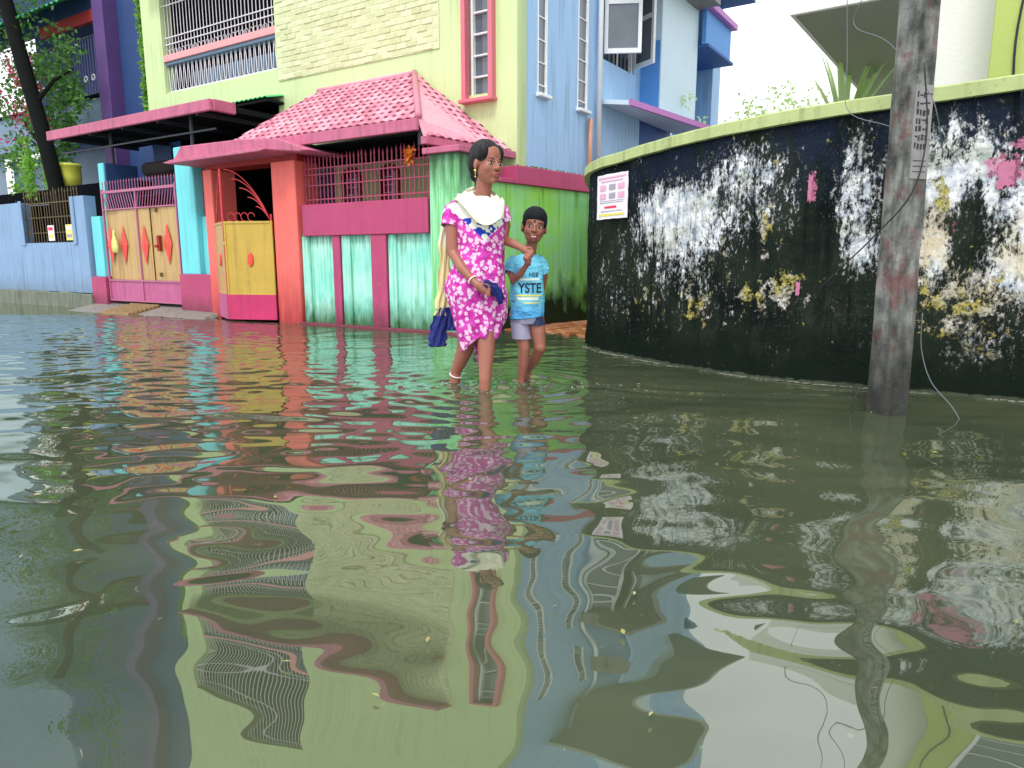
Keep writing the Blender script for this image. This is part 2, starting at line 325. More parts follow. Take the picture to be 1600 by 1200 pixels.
# ------------------------------------------------------------------ mesh tools
OFF = {}
class Fr:      # a vertical frame standing on the ground: local x runs along a facade, local y away from the street
    def __init__(s, ox, oy, ang):
        s.o = Vector((ox, oy, 0)); s.a = ang
        s.m = Matrix.Translation(s.o) @ Matrix.Rotation(ang, 4, 'Z')
    def w(s, x, y, z=0): return s.m @ Vector((x, y, z))
WORLD = Fr(0, 0, 0)
def empty(name, fr, x, y, label, cat, group=None, z=0):
    o = bpy.data.objects.new(name, None); COL.objects.link(o); o.empty_display_size = .1
    o.location = fr.w(x, y, z); o.rotation_euler = (0, 0, fr.a)
    o['label'] = label; o['category'] = cat
    if group: o['group'] = group
    OFF[o.name] = Vector((x, y, z)); return o
class MB:
    def __init__(s): s.v = []; s.f = []; s.uv = None
    def box(s, x0, x1, y0, y1, z0, z1):
        b = len(s.v); s.v += [(x, y, z) for z in (z0, z1) for y in (y0, y1) for x in (x0, x1)]
        s.f += [tuple(b+i for i in q) for q in ((0, 2, 3, 1), (4, 5, 7, 6), (0, 1, 5, 4), (2, 6, 7, 3), (0, 4, 6, 2), (1, 3, 7, 5))]; return s
    def hexa(s, p):    # 8 points: bottom 4 (ccw from above), top 4
        b = len(s.v); s.v += [tuple(q) for q in p]
        s.f += [tuple(b+i for i in q) for q in ((3, 2, 1, 0), (4, 5, 6, 7), (0, 1, 5, 4), (1, 2, 6, 5), (2, 3, 7, 6), (3, 0, 4, 7))]; return s
    def prism(s, poly, y0, y1):   # polygon in x,z extruded along y
        b = len(s.v); n = len(poly)
        s.v += [(x, y0, z) for x, z in poly]+[(x, y1, z) for x, z in poly]
        s.f += [tuple(range(b, b+n)), tuple(range(b+2*n-1, b+n-1, -1))]
        s.f += [(b+i, b+n+i, b+n+(i+1) % n, b+(i+1) % n) for i in range(n)]; return s
    def tube(s, pts, r, n=6, cap=True):
        pts = [Vector(p) for p in pts]; rs = r if isinstance(r, (list, tuple)) else [r]*len(pts)
        b = len(s.v); up = None
        for i, p in enumerate(pts):
            d = (pts[min(i+1, len(pts)-1)]-pts[max(i-1, 0)]).normalized()
            if up is None: up = d.orthogonal().normalized()
            up = (up-d*up.dot(d)).normalized(); sd_ = d.cross(up)
            for k in range(n):
                a = 2*math.pi*k/n; s.v.append(tuple(p+(up*math.cos(a)+sd_*math.sin(a))*rs[i]))
        for i in range(len(pts)-1):
            for k in range(n):
                s.f.append((b+i*n+k, b+i*n+(k+1) % n, b+(i+1)*n+(k+1) % n, b+(i+1)*n+k))
        if cap: s.f += [tuple(b+k for k in reversed(range(n))), tuple(b+(len(pts)-1)*n+k for k in range(n))]
        return s
    def ball(s, c, r, rot=None, n=12, m=8):
        r = r if isinstance(r, (tuple, list)) else (r, r, r); b = len(s.v); c = Vector(c)
        P = lambda x, y, z: tuple(c+(rot @ Vector((x*r[0], y*r[1], z*r[2])) if rot else Vector((x*r[0], y*r[1], z*r[2]))))
        s.v.append(P(0, 0, -1))
        for j in range(1, m):
            ph = math.pi*j/m
            for i in range(n): th = 2*math.pi*i/n; s.v.append(P(math.sin(ph)*math.cos(th), math.sin(ph)*math.sin(th), -math.cos(ph)))
        s.v.append(P(0, 0, 1)); e = len(s.v)-1
        for i in range(n):
            s.f.append((b, b+1+(i+1) % n, b+1+i)); q = b+1+(m-2)*n
            s.f.append((e, q+i, q+(i+1) % n))
        for j in range(m-2):
            for i in range(n): q = b+1+j*n; s.f.append((q+i, q+(i+1) % n, q+n+(i+1) % n, q+n+i))
        return s
    def limb(s, pts, rs, n=12):
        s.tube(pts, list(rs), n)
        for p, r in zip(pts, rs): s.ball(p, r*.995, None, n, 8)
        return s
    def loft(s, rings, closed=True, cap=(True, True)):
        b = len(s.v); n = len(rings[0])
        for rg in rings: s.v += [tuple(p) for p in rg]
        m = n if closed else n-1
        for i in range(len(rings)-1):
            for k in range(m): s.f.append((b+i*n+k, b+i*n+(k+1) % n, b+(i+1)*n+(k+1) % n, b+(i+1)*n+k))
        if closed and cap[0]: s.f.append(tuple(b+k for k in reversed(range(n))))
        if closed and cap[1]: s.f.append(tuple(b+(len(rings)-1)*n+k for k in range(n)))
        return s
    def lathe(s, prof, n=20, c=(0, 0)):
        return s.loft([[(c[0]+r*math.cos(2*math.pi*k/n), c[1]+r*math.sin(2*math.pi*k/n), z) for k in range(n)] for r, z in prof])
    def mesh(s, name, mat, off=Vector((0, 0, 0)), smooth=False, bevel=0):
        me = bpy.data.meshes.new(name)
        me.from_pydata([(x-off[0], y-off[1], z-off[2]) for x, y, z in s.v], [], s.f)
        bm = bmesh.new(); bm.from_mesh(me)
        if bevel: bmesh.ops.bevel(bm, geom=bm.edges[:], offset=bevel, segments=1, affect='EDGES', clamp_overlap=True)
        bmesh.ops.recalc_face_normals(bm, faces=bm.faces[:]); bm.to_mesh(me); bm.free()
        if smooth: me.polygons.foreach_set('use_smooth', [True]*len(me.polygons))
        me.materials.append(M[mat]); return me
    def build(s, name, mat, parent=None, smooth=False, bevel=0, kind=None, label=None):
        off = OFF.get(parent.name, Vector((0, 0, 0))) if parent else Vector((0, 0, 0))
        o = bpy.data.objects.new(name, s.mesh(name, mat, off, smooth, bevel)); COL.objects.link(o)
        if parent: o.parent = parent; OFF[o.name] = off
        if kind: o['kind'] = kind
        if label: o['label'] = label
        return o
def inst(name, me, parent, loc, rot=(0, 0, 0), sc=(1, 1, 1), label=None):
    o = bpy.data.objects.new(name, me); COL.objects.link(o); o.parent = parent
    o.location = Vector(loc)-OFF.get(parent.name, Vector((0, 0, 0))); o.rotation_euler = rot; o.scale = sc
    if label: o['label'] = label
    return o
def boxo(name, mat, parent, *b, bevel=.006, **k): return MB().box(*b).build(name, mat, parent, bevel=bevel, **k)
def rod_mesh(mat, h, r=.008, spike=0, n=6):   # an upright bar of height h from its foot
    m = MB(); pts = [(0, 0, 0), (0, 0, h)]; rs = [r, r]
    if spike: pts += [(0, 0, h+.01), (0, 0, h+spike)]; rs += [r*1.7, .0008]
    m.tube(pts, rs, n); return m.mesh('bar', mat)
def lone(name, mb, mat, fr, label, cat, group=None, smooth=False, bevel=0, at=(0, 0, 0), kind=None):
    o = bpy.data.objects.new(name, mb.mesh(name, mat, Vector(at), smooth, bevel)); COL.objects.link(o)
    o.location = fr.w(*at); o.rotation_euler = (0, 0, fr.a); OFF[o.name] = Vector(at)
    if kind: o['kind'] = kind
    else: o['label'] = label; o['category'] = cat
    if group: o['group'] = group
    return o
def fuse(o, voxel, smooth=4):
    md = o.modifiers.new('r', 'REMESH'); md.mode = 'VOXEL'; md.voxel_size = voxel; md.use_smooth_shade = True
    ms_ = o.modifiers.new('s', 'SMOOTH'); ms_.factor = .5; ms_.iterations = smooth
    bpy.context.view_layer.update(); dg = bpy.context.evaluated_depsgraph_get()
    me = bpy.data.meshes.new_from_object(o.evaluated_get(dg)); me.name = o.name
    mats = o.data.materials[:]; o.modifiers.clear(); old = o.data; o.data = me; bpy.data.meshes.remove(old)
    if not me.materials: me.materials.append(mats[0])
    me.polygons.foreach_set('use_smooth', [True]*len(me.polygons)); return o
def leaves(mb, pts, size, flat=0):
    for p in pts:
        d = Vector((random.gauss(0, 1), random.gauss(0, 1), random.gauss(0, 1)-.3)).normalized()
        n = d.orthogonal().normalized(); n.rotate(Matrix.Rotation(random.uniform(0, 6.3), 3, d)); sdv = d.cross(n)
        L = size*random.uniform(.7, 1.3); w = L*.34; p = Vector(p); b = len(mb.v)
        mb.v += [tuple(p), tuple(p+d*L*.5+sdv*w+n*L*.08), tuple(p+d*L), tuple(p+d*L*.5-sdv*w+n*L*.08)]
        mb.f += [(b, b+1, b+2), (b, b+2, b+3)]
    return mb

A = Fr(-.512, 7.2, R(-33.2))                 # street front
kp = A.w(-.17, 1.3); K = Fr(kp.x, kp.y, R(56.8))   # blue flank of the green house
B = Fr(-.512, 7.2, R(48))                    # algae side wall along the lane
G = Fr(2.61, 7.02, R(-35))                   # house behind the mouldy wall

#PART_GROUND
# ------------------------------------------------------------------ ground, water
lone('ground', MB().box(-80, 80, -20, 140, -.5, -.14), 'mud', WORLD, '', '', kind='structure')
def water():
    xs = np.concatenate([[-80, -30, -12], np.arange(-7.5, 5.5, .022), [9, 30, 80]])
    ys = [-20, -4, 0]; y = .35
    while y < 10.2: ys.append(y); y += .010+.0016*y
    ys = np.array(ys+[12, 20, 60, 140])
    X, Y = np.meshgrid(xs, ys)
    Z = np.zeros_like(X); r2 = np.random.default_rng(11)
    # long lazy swell that bends the near mirror image
    for lam, amp, cnt in ((1.3, .0044, 6), (.75, .0028, 9), (.42, .0021, 12), (.24, .00105, 16), (.15, .00028, 14)):
        for _ in range(cnt):
            th = r2.normal(math.pi/2, .75); l = lam*r2.uniform(.75, 1.3); k = 2*math.pi/l
            Z += amp/math.sqrt(cnt)*np.sin(k*(X*math.cos(th)+Y*math.sin(th))+r2.uniform(0, 6.3))
    # calmer water in the middle foreground
    calm = np.exp(-(((X+.28)/.42)**2+((Y-1.3)/.9)**2)); Z *= 1-.78*calm
    # small wind ripples that travel toward the viewer, stronger further out
    far = np.clip((Y-2.0)/3.2, 0, 1); Zr = np.zeros_like(X)
    for _ in range(26):
        th = r2.normal(math.pi/2+.1, .42); l = r2.uniform(.10, .22); k = 2*math.pi/l
        Zr += np.sin(k*(X*math.cos(th)+Y*math.sin(th))+r2.uniform(0, 6.3))
    Z += Zr*.00038/math.sqrt(26)*6*(.12+far)*(.55+.45*np.sin(X*1.3+Y*.9))
    for cx, cy, a0, lam in ((-.36, 4.3, .0075, .14), (-.16, 4.05, .0080, .15), (.07, 4.3, .0078, .13), (1.86, 3.42, .0008, .12)):
        d = np.hypot(X-cx, Y-cy); Z += a0*np.cos(2*math.pi*(d-.03)/lam)*np.exp(-d/.55)/(1+d*1.2)*np.clip((d)/.05, 0, 1)
    # wake trailing off to the right of the boy
    d = np.hypot((X-.45)/2.6, (Y-4.25)); Z += .004*np.exp(-(d/.09)**2)*np.sin(Y*60+X*5)
    Z += .007*np.exp(-((Y-(4.28-.30*(X-.2)))/.045)**2)*np.clip((X-.1)/.3, 0, 1)*np.clip((2.6-X)/1.4, 0, 1)
    Z += .004*np.exp(-((Y-(4.12-.34*(X-.2)))/.04)**2)*np.clip((X-.3)/.3, 0, 1)*np.clip((2.2-X)/1.2, 0, 1)
    Z += .0022*np.exp(-((Y-2.9)/1.1)**2)*np.sin(2*np.pi*Y/.33+1.7*np.sin(X*1.9)+.8*np.sin(X*4.3+1))*np.exp(-((X+1.1)/1.6)**2)
    edge = np.clip((X+7.5)/.5, 0, 1)*np.clip((5.4-X)/.5, 0, 1)*np.clip((Y-.35)/.3, 0, 1)*np.clip((10.2-Y)/.5, 0, 1)
    Z *= edge; ny, nx = X.shape
    co = np.stack([X, Y, Z], -1).reshape(-1, 3)
    idx = np.arange(nx*ny).reshape(ny, nx)
    q = np.stack([idx[:-1, :-1], idx[:-1, 1:], idx[1:, 1:], idx[1:, :-1]], -1).reshape(-1)
    me = bpy.data.meshes.new('flood_water'); me.vertices.add(nx*ny); me.vertices.foreach_set('co', co.ravel())
    nf = len(q)//4; me.loops.add(nf*4); me.loops.foreach_set('vertex_index', q); me.polygons.add(nf)
    me.polygons.foreach_set('loop_start', np.arange(nf)*4); me.polygons.foreach_set('use_smooth', np.ones(nf, bool))
    me.update(); me.validate(); me.materials.append(M['water'])
    o = bpy.data.objects.new('flood_water', me); COL.objects.link(o); o['kind'] = 'structure'
water()

#PART_HOUSE
# ------------------------------------------------------------------ green house
gh = empty('house', A, -4, 1.3, 'pale green two storey house with brick relief panel and white balcony grilles', 'house')
DX0, DX1 = -7.5, -.17
wl_ = MB()
for b in ((DX0, -6.97, 1.3, 1.5, 3.0, 11.5), (-4.22, -.84, 1.3, 1.5, 2.2, 11.5), (-.52, DX1, 1.3, 1.5, 0, 11.5), (-.84, -.52, 1.3, 1.5, 0, 2.66), (-.84, -.52, 1.3, 1.5, 4.9, 11.5),
          (-6.97, -4.22, 1.3, 1.5, 3.02, 3.42), (-6.97, -4.22, 1.3, 1.5, 5.05, 5.35), (-6.97, -4.22, 1.3, 1.5, 7.0, 11.5),
          (-3.15, -.84, 1.3, 1.5, 0, 1.53), (-3.15, -2.95, 1.3, 1.5, 1.53, 2.2), (-2.67, -2.26, 1.3, 1.5, 1.53, 2.2), (-1.98, -.84, 1.3, 1.5, 1.53, 2.2),
          (-2.95, -2.67, 1.3, 1.5, 1.93, 2.2), (-2.26, -1.98, 1.3, 1.5, 1.93, 2.2)): wl_.box(*b)
wl_.build('wall', 'green_wall', gh)
boxo('porch_wall', 'navy_wall', gh, DX0, -6.97, 1.31, 1.5, 0, 3.0)
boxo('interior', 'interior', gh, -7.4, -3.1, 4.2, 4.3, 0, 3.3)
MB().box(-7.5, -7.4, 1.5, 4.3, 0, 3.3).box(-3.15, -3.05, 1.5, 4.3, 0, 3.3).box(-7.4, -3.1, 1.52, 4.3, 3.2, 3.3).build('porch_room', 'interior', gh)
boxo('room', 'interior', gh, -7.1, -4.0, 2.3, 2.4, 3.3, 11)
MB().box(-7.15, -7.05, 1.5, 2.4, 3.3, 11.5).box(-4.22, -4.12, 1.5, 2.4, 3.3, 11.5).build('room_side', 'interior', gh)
boxo('cornice', 'pink_slab', gh, -7.2, -1.3, 1.0, 1.3, 5.12, 5.24, label='pink ledge between the storeys')
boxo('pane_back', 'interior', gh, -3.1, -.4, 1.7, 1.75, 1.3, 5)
# blue shutter door behind the small gate
sh = boxo('shutter', 'blue_interior', gh, -4.1, -3.15, 1.35, 1.42, .1, 2.05)
for i in range(14): boxo('slat', 'blue_interior', sh, -4.08, -3.17, 1.31, 1.35, .2+i*.13, .29+i*.13, bevel=.004)
# tall window with pink frame
wf = MB().box(-.90, -.84, 1.22, 1.5, 2.60, 4.96).box(-.52, -.46, 1.22, 1.5, 2.60, 4.96).box(-.84, -.52, 1.22, 1.5, 4.9, 4.96).build('window', 'pink_frame', gh, bevel=.004)
boxo('sill', 'pink_frame', wf, -.92, -.44, 1.18, 1.5, 2.56, 2.60)
boxo('glass_pane', 'glass', wf, -.84, -.52, 1.40, 1.42, 2.6, 4.9)
for i in range(9): boxo('glazing_bar', 'white_frame', wf, -.84, -.52, 1.36, 1.40, 2.86+i*.235, 2.88+i*.235, bevel=.003)
boxo('mullion', 'white_frame', wf, -.84, -.81, 1.34, 1.40, 2.6, 4.9, bevel=.003)
# arched porch windows
for x0 in (-2.95, -2.26):
    ar = MB(); x1 = x0+.28
    ar.box(x0-.03, x0, 1.26, 1.4, 1.5, 1.84).box(x1, x1+.03, 1.26, 1.4, 1.5, 1.84)
    for k in range(7):
        a0, a1 = math.pi*k/7, math.pi*(k+1)/7; cx = (x0+x1)/2
        P = lambda a, r: (cx+r*math.cos(a), 1.84+r*.8*math.sin(a))
        ar.prism([P(a0, .14), P(a0, .18), P(a1, .18), P(a1, .14)], 1.26, 1.4)
    w_ = ar.build('arched_window', 'lintel_red', gh)
    boxo('glass_pane', 'glass_lilac', w_, x0, x1, 1.36, 1.38, 1.5, 1.95)
    for k in range(4): boxo('glazing_bar', 'white_frame', w_, x0, x1, 1.33, 1.36, 1.52+k*.1, 1.535+k*.1, bevel=.002)
    boxo('mullion', 'white_frame', w_, x0+.17, x0+.19, 1.32, 1.36, 1.5, 1.9, bevel=.002)
# brick relief
bm_ = MB().box(-.078, .078, -.012, .02, -.031, .031).mesh('brick', 'cream_brick', bevel=.005)
rest = MB(); cnt = 0
for r_ in range(29):
    z = 3.29+r_*.072
    for c_ in range(18):
        x = -4.10+c_*.166+(.083 if r_ % 2 else 0)
        if x > -1.33: continue
        jx, jz, jy = random.uniform(-.003, .003), random.uniform(-.003, .003), random.uniform(-.006, .005)
        if cnt < 298: inst('brick', bm_, gh, (x+jx, 1.292+jy, z+jz), (random.uniform(-.02, .02), 0, random.uniform(-.02, .02))); cnt += 1
        else: rest.box(x-.078, x+.078, 1.278+jy, 1.305, z-.031, z+.031)
rest.build('upper_brickwork', 'cream_brick', gh, kind='stuff')
boxo('mortar_panel', 'cream_brick', gh, -4.18, -1.27, 1.286, 1.298, 3.25, 5.06, bevel=0)
# balcony grilles: lower storey in full
vm_ = MB().tube([(-.045, 0, .40), (-.02, 0, .03), (0, 0, 0), (.02, 0, .03), (.045, 0, .40)], .0065, 5).mesh('grille_bar', 'white_iron', smooth=True)
cm_ = MB().tube([(.05*math.cos(a*.4), 0, .05+.05*math.sin(a*.4)) for a in range(-4, 12)], .005, 5).mesh('scroll', 'white_iron', smooth=True)
for zb, tall in ((3.44, True), (5.37, False)):
    gr = boxo('balcony_grille', 'white_iron', gh, -6.97, -4.22, 1.36, 1.385, zb, zb+.025, label='white iron balcony grille with V shaped bars')
    boxo('handrail', 'rail_rose', gr, -6.97, -4.22, 1.30, 1.40, zb+.46, zb+.56)
    boxo('ledge', 'parapet_blue', gr, -6.97, -4.22, 1.33, 1.46, zb+.41, zb+.46)
    n = 25
    for i in range(n):
        x = -6.91+i*(2.63/(n-1)); inst('v_bar', vm_, gr, (x, 1.37, zb+.02))
    rb = rod_mesh('white_iron', 1.0, .0065)
    for i in range(33): inst('bar', rb, gr, (-6.94+i*.084, 1.36, zb+.58))
    for i in range(26 if tall else 0): inst('scroll', cm_, gr, (-6.9+i*.105, 1.35, zb+.56), (0, 0, 0), (.85, 1, .85))
    for zz in (.72, .82, 1.3): boxo('rail', 'white_iron', gr, -6.97, -4.22, 1.345, 1.36, zb+zz, zb+zz+.014, bevel=0)
# lace curtain behind the lower grille
boxo('curtain', 'parapet_blue', gh, -6.9, -4.3, 1.75, 1.76, 3.42, 3.84, bevel=0)
# corrugated green awning edge under the balcony
aw = MB(); xs = [-6.2+i*.05 for i in range(43)]
aw.loft([[(x, 1.0, 2.99+(.012 if i % 2 else -.012)) for i, x in enumerate(xs)], [(x, 1.45, 3.10+(.012 if i % 2 else -.012)) for i, x in enumerate(xs)]], closed=False)
aw.build('awning', 'green_sheet', gh)
boxo('awning_underside', 'sheet_dark', gh, -6.2, -4.1, 1.02, 1.3, 2.93, 2.965)  # dark sheet paints the shade below the awning
# tiled hip roof over the porch
rf = MB()
e1, e2, pk, rl = Vector((-3.55, -.08, 2.14)), Vector((-.45, -.08, 2.14)), Vector((-1.67, 1.29, 3.0)), Vector((-3.37, 1.29, 3.0))
b1, b2 = Vector((-.38, -.08, 1.97)), Vector((-.22, 1.29, 1.97))
dn = Vector((0, 0, -.035))
rf.v += [tuple(p) for p in (e1, e2, pk, rl, b1, b2, e1+dn, e2+dn, pk+dn, rl+dn, b1+dn, b2+dn)]
rf.f += [(0, 1, 2, 3), (1, 4, 5, 2), (6, 9, 8, 7), (7, 8, 11, 10), (0, 3, 9, 6), (0, 6, 7, 1), (1, 7, 10, 4), (4, 10, 11, 5)]
roof = rf.build('roof', 'tile', gh)
boxo('fascia', 'pink_slab', roof, -3.55, -.44, -.13, -.085, 2.03, 2.145)
MB().hexa([(-.43, -.08, 1.90), (-.36, -.08, 1.90), (-.18, 1.29, 1.90), (-.25, 1.29, 1.90), (-.43, -.08, 1.975), (-.36, -.08, 1.975), (-.18, 1.29, 1.975), (-.25, 1.29, 1.975)]).build('fascia', 'pink_slab', roof, bevel=.004)
boxo('soffit', 'interior', roof, -3.5, -.5, -.08, 1.28, 2.00, 2.02)  # near-black sheet, the shade under the roof is in its colour
tm = MB()
rg = [[(-.056+.112*k/6, yy, zz+.018*math.sin(math.pi*k/6)) for k in range(7)] for yy, zz in ((-.085, .012), (.065, 0))]
lo = [[(x, y, z-.010) for x, y, z in r] for r in rg]
tm.loft(rg, closed=False).loft([lo[1], lo[0]], closed=False).loft([lo[0], rg[0]], closed=False)
tme = tm.mesh('tile', 'tile')
def lay(o, ex, ey, L0, L1, H, lx0, lx1, maker):    # rows of tiles on a plane; maker(loc, rot)
    nz = ex.cross(ey).normalized(); rot = Matrix((ex, ey, nz)).transposed().to_euler()
    rows = int(H/.13)
    for r_ in range(rows):
        f = (r_+.55)/rows; xa = L0+(lx0-L0)*f; xb = L1+(lx1-L1)*f; x = xa+.05+(.055 if r_ % 2 else 0)
        while x < xb-.03:
            maker(o+ex*x+ey*(f*H)+nz*.012, (rot[0]+random.uniform(-.03, .03), rot[1], rot[2]+random.uniform(-.03, .03))); x += .117
cnt = 0; spare = []
def mk(loc, rot):
    global cnt
    if cnt < 299: inst('tile', tme, roof, loc, rot); cnt += 1
    else: spare.append((loc, rot))
ex = Vector((1, 0, 0)); ey = (rl-Vector((rl.x, e1.y, e1.z))).normalized(); H_ = (rl-Vector((rl.x, e1.y, e1.z))).length
lay(Vector((0, e1.y, e1.z)), ex, ey, e1.x, e2.x, H_, rl.x, pk.x, mk)
print('front tiles', cnt)
ex = (b2-b1).normalized(); up = (pk-b1)-ex*(pk-b1).dot(ex); H_ = up.length; up.normalize(); pl = (pk-b1).dot(ex)
lay(b1, ex, up, 0, (b2-b1).length, H_, pl, pl+.05, mk)
if spare:
    sp = MB()
    for loc, rot in spare:
        mt = Matrix.Translation(loc) @ __import__('mathutils').Euler(rot).to_matrix().to_4x4(); b = len(sp.v)
        sp.v += [tuple(mt @ Vector(v)) for v in tm.v]; sp.f += [tuple(b+i for i in f) for f in tm.f]
    sp.build('side_tiles', 'tile', roof, kind='stuff')
MB().tube([e2+Vector((0, 0, .03)), pk+Vector((0, 0, .03))], .035, 8).build('hip_ridge', 'tile', roof, smooth=True)
MB().tube([rl+Vector((0, -.02, .02)), pk+Vector((0, -.02, .02))], .03, 8).build('ridge', 'tile', roof, smooth=True)
MB().tube([(-.47, -.03, 1.9), (-.47, -.03, 2.1)], .03, 8).build('post', 'dark_iron', gh)

# blue flank of the green house, running down the lane
bh = empty('house', K, 3.5, 0, 'pale blue house along the lane with open white casements and lilac sun ledge', 'house')
w_ = MB()
for b in ((.003, .44, 0, .2, 0, 11.5), (.62, 1.43, 0, .2, 0, 11.5), (1.66, 2.15, 0, .2, 0, 11.5), (.44, .62, 0, .2, 0, 2.69), (.44, .62, 0, .2, 5.2, 11.5), (1.43, 1.66, 0, .2, 0, 2.69), (1.43, 1.66, 0, .2, 5.2, 11.5),
          (2.15, 3.2, 0, .2, 0, 3.45), (2.15, 3.2, 0, .2, 4.9, 11.5), (3.2, 3.44, 0, .2, 0, 11.5)): w_.box(*b)
w_.build('wall', 'blue_wall', bh)
boxo('bay', 'blue_light', bh, 3.44, 5.0, -.32, .2, 2.9, 11.5)
boxo('bay_side', 'blue_mid', bh, 3.425, 3.44, -.30, 0, 2.9, 3.95, bevel=0)
boxo('door_recess', 'blue_deep', bh, 3.44, 5.0, .1, .2, 0, 2.9, bevel=0)
boxo('wall_end', 'blue_wall', bh, 5.0, 7.0, .35, .6, 0, 11.5)
boxo('corner_column', 'blue_wall', bh, 6.5, 6.95, -.1, .35, 0, 11.5)
boxo('corner_column', 'blue_mid', bh, 5.9, 6.5, .2, .35, 0, 4.2)
boxo('balcony_wall', 'blue_mid', bh, 5.0, 6.35, -.45, -.38, 4.25, 4.78)
boxo('balcony_floor', 'blue_deep', bh, 5.0, 6.4, -.5, .35, 4.2, 4.25)
boxo('balcony_rail', 'lilac_trim', bh, 4.95, 6.4, -.55, -.36, 4.78, 4.88)
boxo('balcony_back', 'blue_deep', bh, 5.0, 6.5, .30, .345, 4.25, 6, bevel=0)
boxo('eave', 'blue_deep', bh, 5.0, 6.9, -.7, .4, 5.35, 5.45)
boxo('upper_balcony', 'concrete', bh, 1.9, 4.9, -.7, 0, 4.75, 4.88, label='grey balcony slab of the blue house above the casements')
boxo('roof_eave', 'soffit', bh, 1.2, 6.2, -1.3, .2, 6.6, 6.75)
boxo('upper_parapet', 'blue_wall', bh, 1.9, 4.9, -.7, -.64, 4.88, 5.6)
lw = boxo('lane_window', 'white_frame', bh, 5.05, 5.6, .30, .35, 2.9, 3.95)
for k in range(2): boxo('glass_pane', 'glass', lw, 5.12+k*.24, 5.30+k*.24, .28, .30, 3.0, 3.85)
for x0, x1 in ((.44, .62), (1.43, 1.66)):
    wi = MB().box(x0, x0+.02, -.005, .08, 2.69, 5.2).box(x1-.02, x1, -.03, .08, 2.69, 5.2).build('slit_window', 'white_frame', bh)
    boxo('glass_pane', 'glass', wi, x0+.02, x1-.02, .0, .03, 2.69, 5.2, bevel=0)
    for i in range(10): boxo('glazing_bar', 'white_frame', wi, x0+.02, x1-.02, -.012, .0, 2.78+i*.25, 2.795+i*.25, bevel=.002)
    boxo('sill', 'white_frame', wi, x0-.03, x1+.06, -.07, .05, 2.65, 2.69)
sl = MB().hexa([(2.1, -.42, 2.80), (4.95, -.75, 2.80), (4.95, 0, 2.86), (2.1, 0, 2.86), (2.1, -.42, 2.86), (4.95, -.75, 2.86), (4.95, 0, 2.92), (2.1, 0, 2.92)]).build('sun_ledge', 'blue_light', bh)
MB().hexa([(2.1, -.46, 2.79), (4.95, -.79, 2.79), (4.95, -.75, 2.79), (2.1, -.42, 2.79), (2.1, -.46, 2.87), (4.95, -.79, 2.87), (4.95, -.75, 2.87), (2.1, -.42, 2.87)]).build('ledge_edge', 'lilac_trim', sl)
cw = boxo('casement_window', 'glass', bh, 2.15, 3.2, .1, .12, 3.45, 4.9, bevel=0)
for x in (2.15, 2.66, 3.16): boxo('mullion', 'white_frame', cw, x, x+.04, .03, .1, 3.45, 4.9)
for i in range(6): boxo('window_bar', 'dark_iron', cw, 2.3+i*.13, 2.32+i*.13, .0, .02, 3.45, 3.62, bevel=0)
def casement(x, ang, w=.5, z0=3.52, z1=4.85):
    c_, s_ = math.cos(ang), math.sin(ang)
    def bx(m, a, b, z0, z1, d0=-.02, d1=.02):
        P = lambda t_, d: (x+c_*t_-s_*d, s_*t_+c_*d)
        q = [P(a, d0), P(b, d0), P(b, d1), P(a, d1)]
        m.hexa([(*p, z0) for p in q]+[(*p, z1) for p in q])
    m = MB()
    for a, b, q0, q1 in ((0, .05, z0, z1), (w-.05, w, z0, z1), (.05, w-.05, z0, z0+.06), (.05, w-.05, z1-.06, z1), (.05, w-.05, z0+.62, z0+.68)): bx(m, a, b, q0, q1)
    o = m.build('casement_leaf', 'white_frame', cw, label='open white casement leaf'); g = MB(); bx(g, .05, w-.05, z0+.06, z1-.06, -.005, .005); g.build('leaf_pane', 'glass', cw)
casement(2.18, R(-62)); casement(3.18, R(-118), .45)
MB().tube([(1.95, -.06, 1.5), (1.95, -.06, 7.5)], .035, 8).build('drain_pipe', 'white_frame', bh, smooth=True)
MB().tube([(1.72, -.05, 1.6), (1.72, -.05, 2.6)], .03, 8).build('rusty_pipe', 'brick_orange', bh, smooth=True)

#PART_WALLS
# ------------------------------------------------------------------ front boundary wall
bw = empty('boundary_wall', A, -1.2, 0, 'turquoise street wall with rose pink band, pilasters and iron railing', 'wall')
boxo('masonry', 'turq_panel', bw, -2.38, -.36, .03, .18, -.14, 1.06, bevel=0)
boxo('band', 'pink_band', bw, -2.30, -.40, -.03, .20, 1.03, 1.385)
boxo('kerb', 'pink_band', bw, -2.4, .02, -.07, .03, -.14, .022)
for x0, x1, y0 in ((-1.84, -1.72, -.01), (-1.235, -1.005, -.015)): boxo('pilaster', 'pink_band', bw, x0, x1, y0, .03, .0, 1.03)
for x0, x1 in ((-1.70, -1.57), (-.99, -.88), (-2.36, -2.24)): boxo('pilaster', 'turq_panel', bw, x0, x1, .0, .03, .0, 1.03)
boxo('corner_pier', 'mossy_pier', bw, -.37, .0, -.03, .34, -.14, 1.80)
boxo('pier_cap', 'pink_slab', bw, -.42, .05, -.08, .39, 1.80, 1.86)
rl_ = boxo('railing', 'bar_pink', bw, -2.36, -.40, .075, .09, 1.44, 1.455, bevel=0)
for z in (1.60, 1.72, 1.79): boxo('rail', 'bar_pink', rl_, -2.36, -.40, .075, .09, z, z+.012, bevel=0)
rm = rod_mesh('bar_pink', .50, .0075, .07)
for i in range(32): inst('bar', rm, rl_, (-2.34+i*.0622, .083, 1.385), (random.uniform(-.01, .01), random.uniform(-.015, .015), 0), (1, 1, random.uniform(.97, 1.02)))
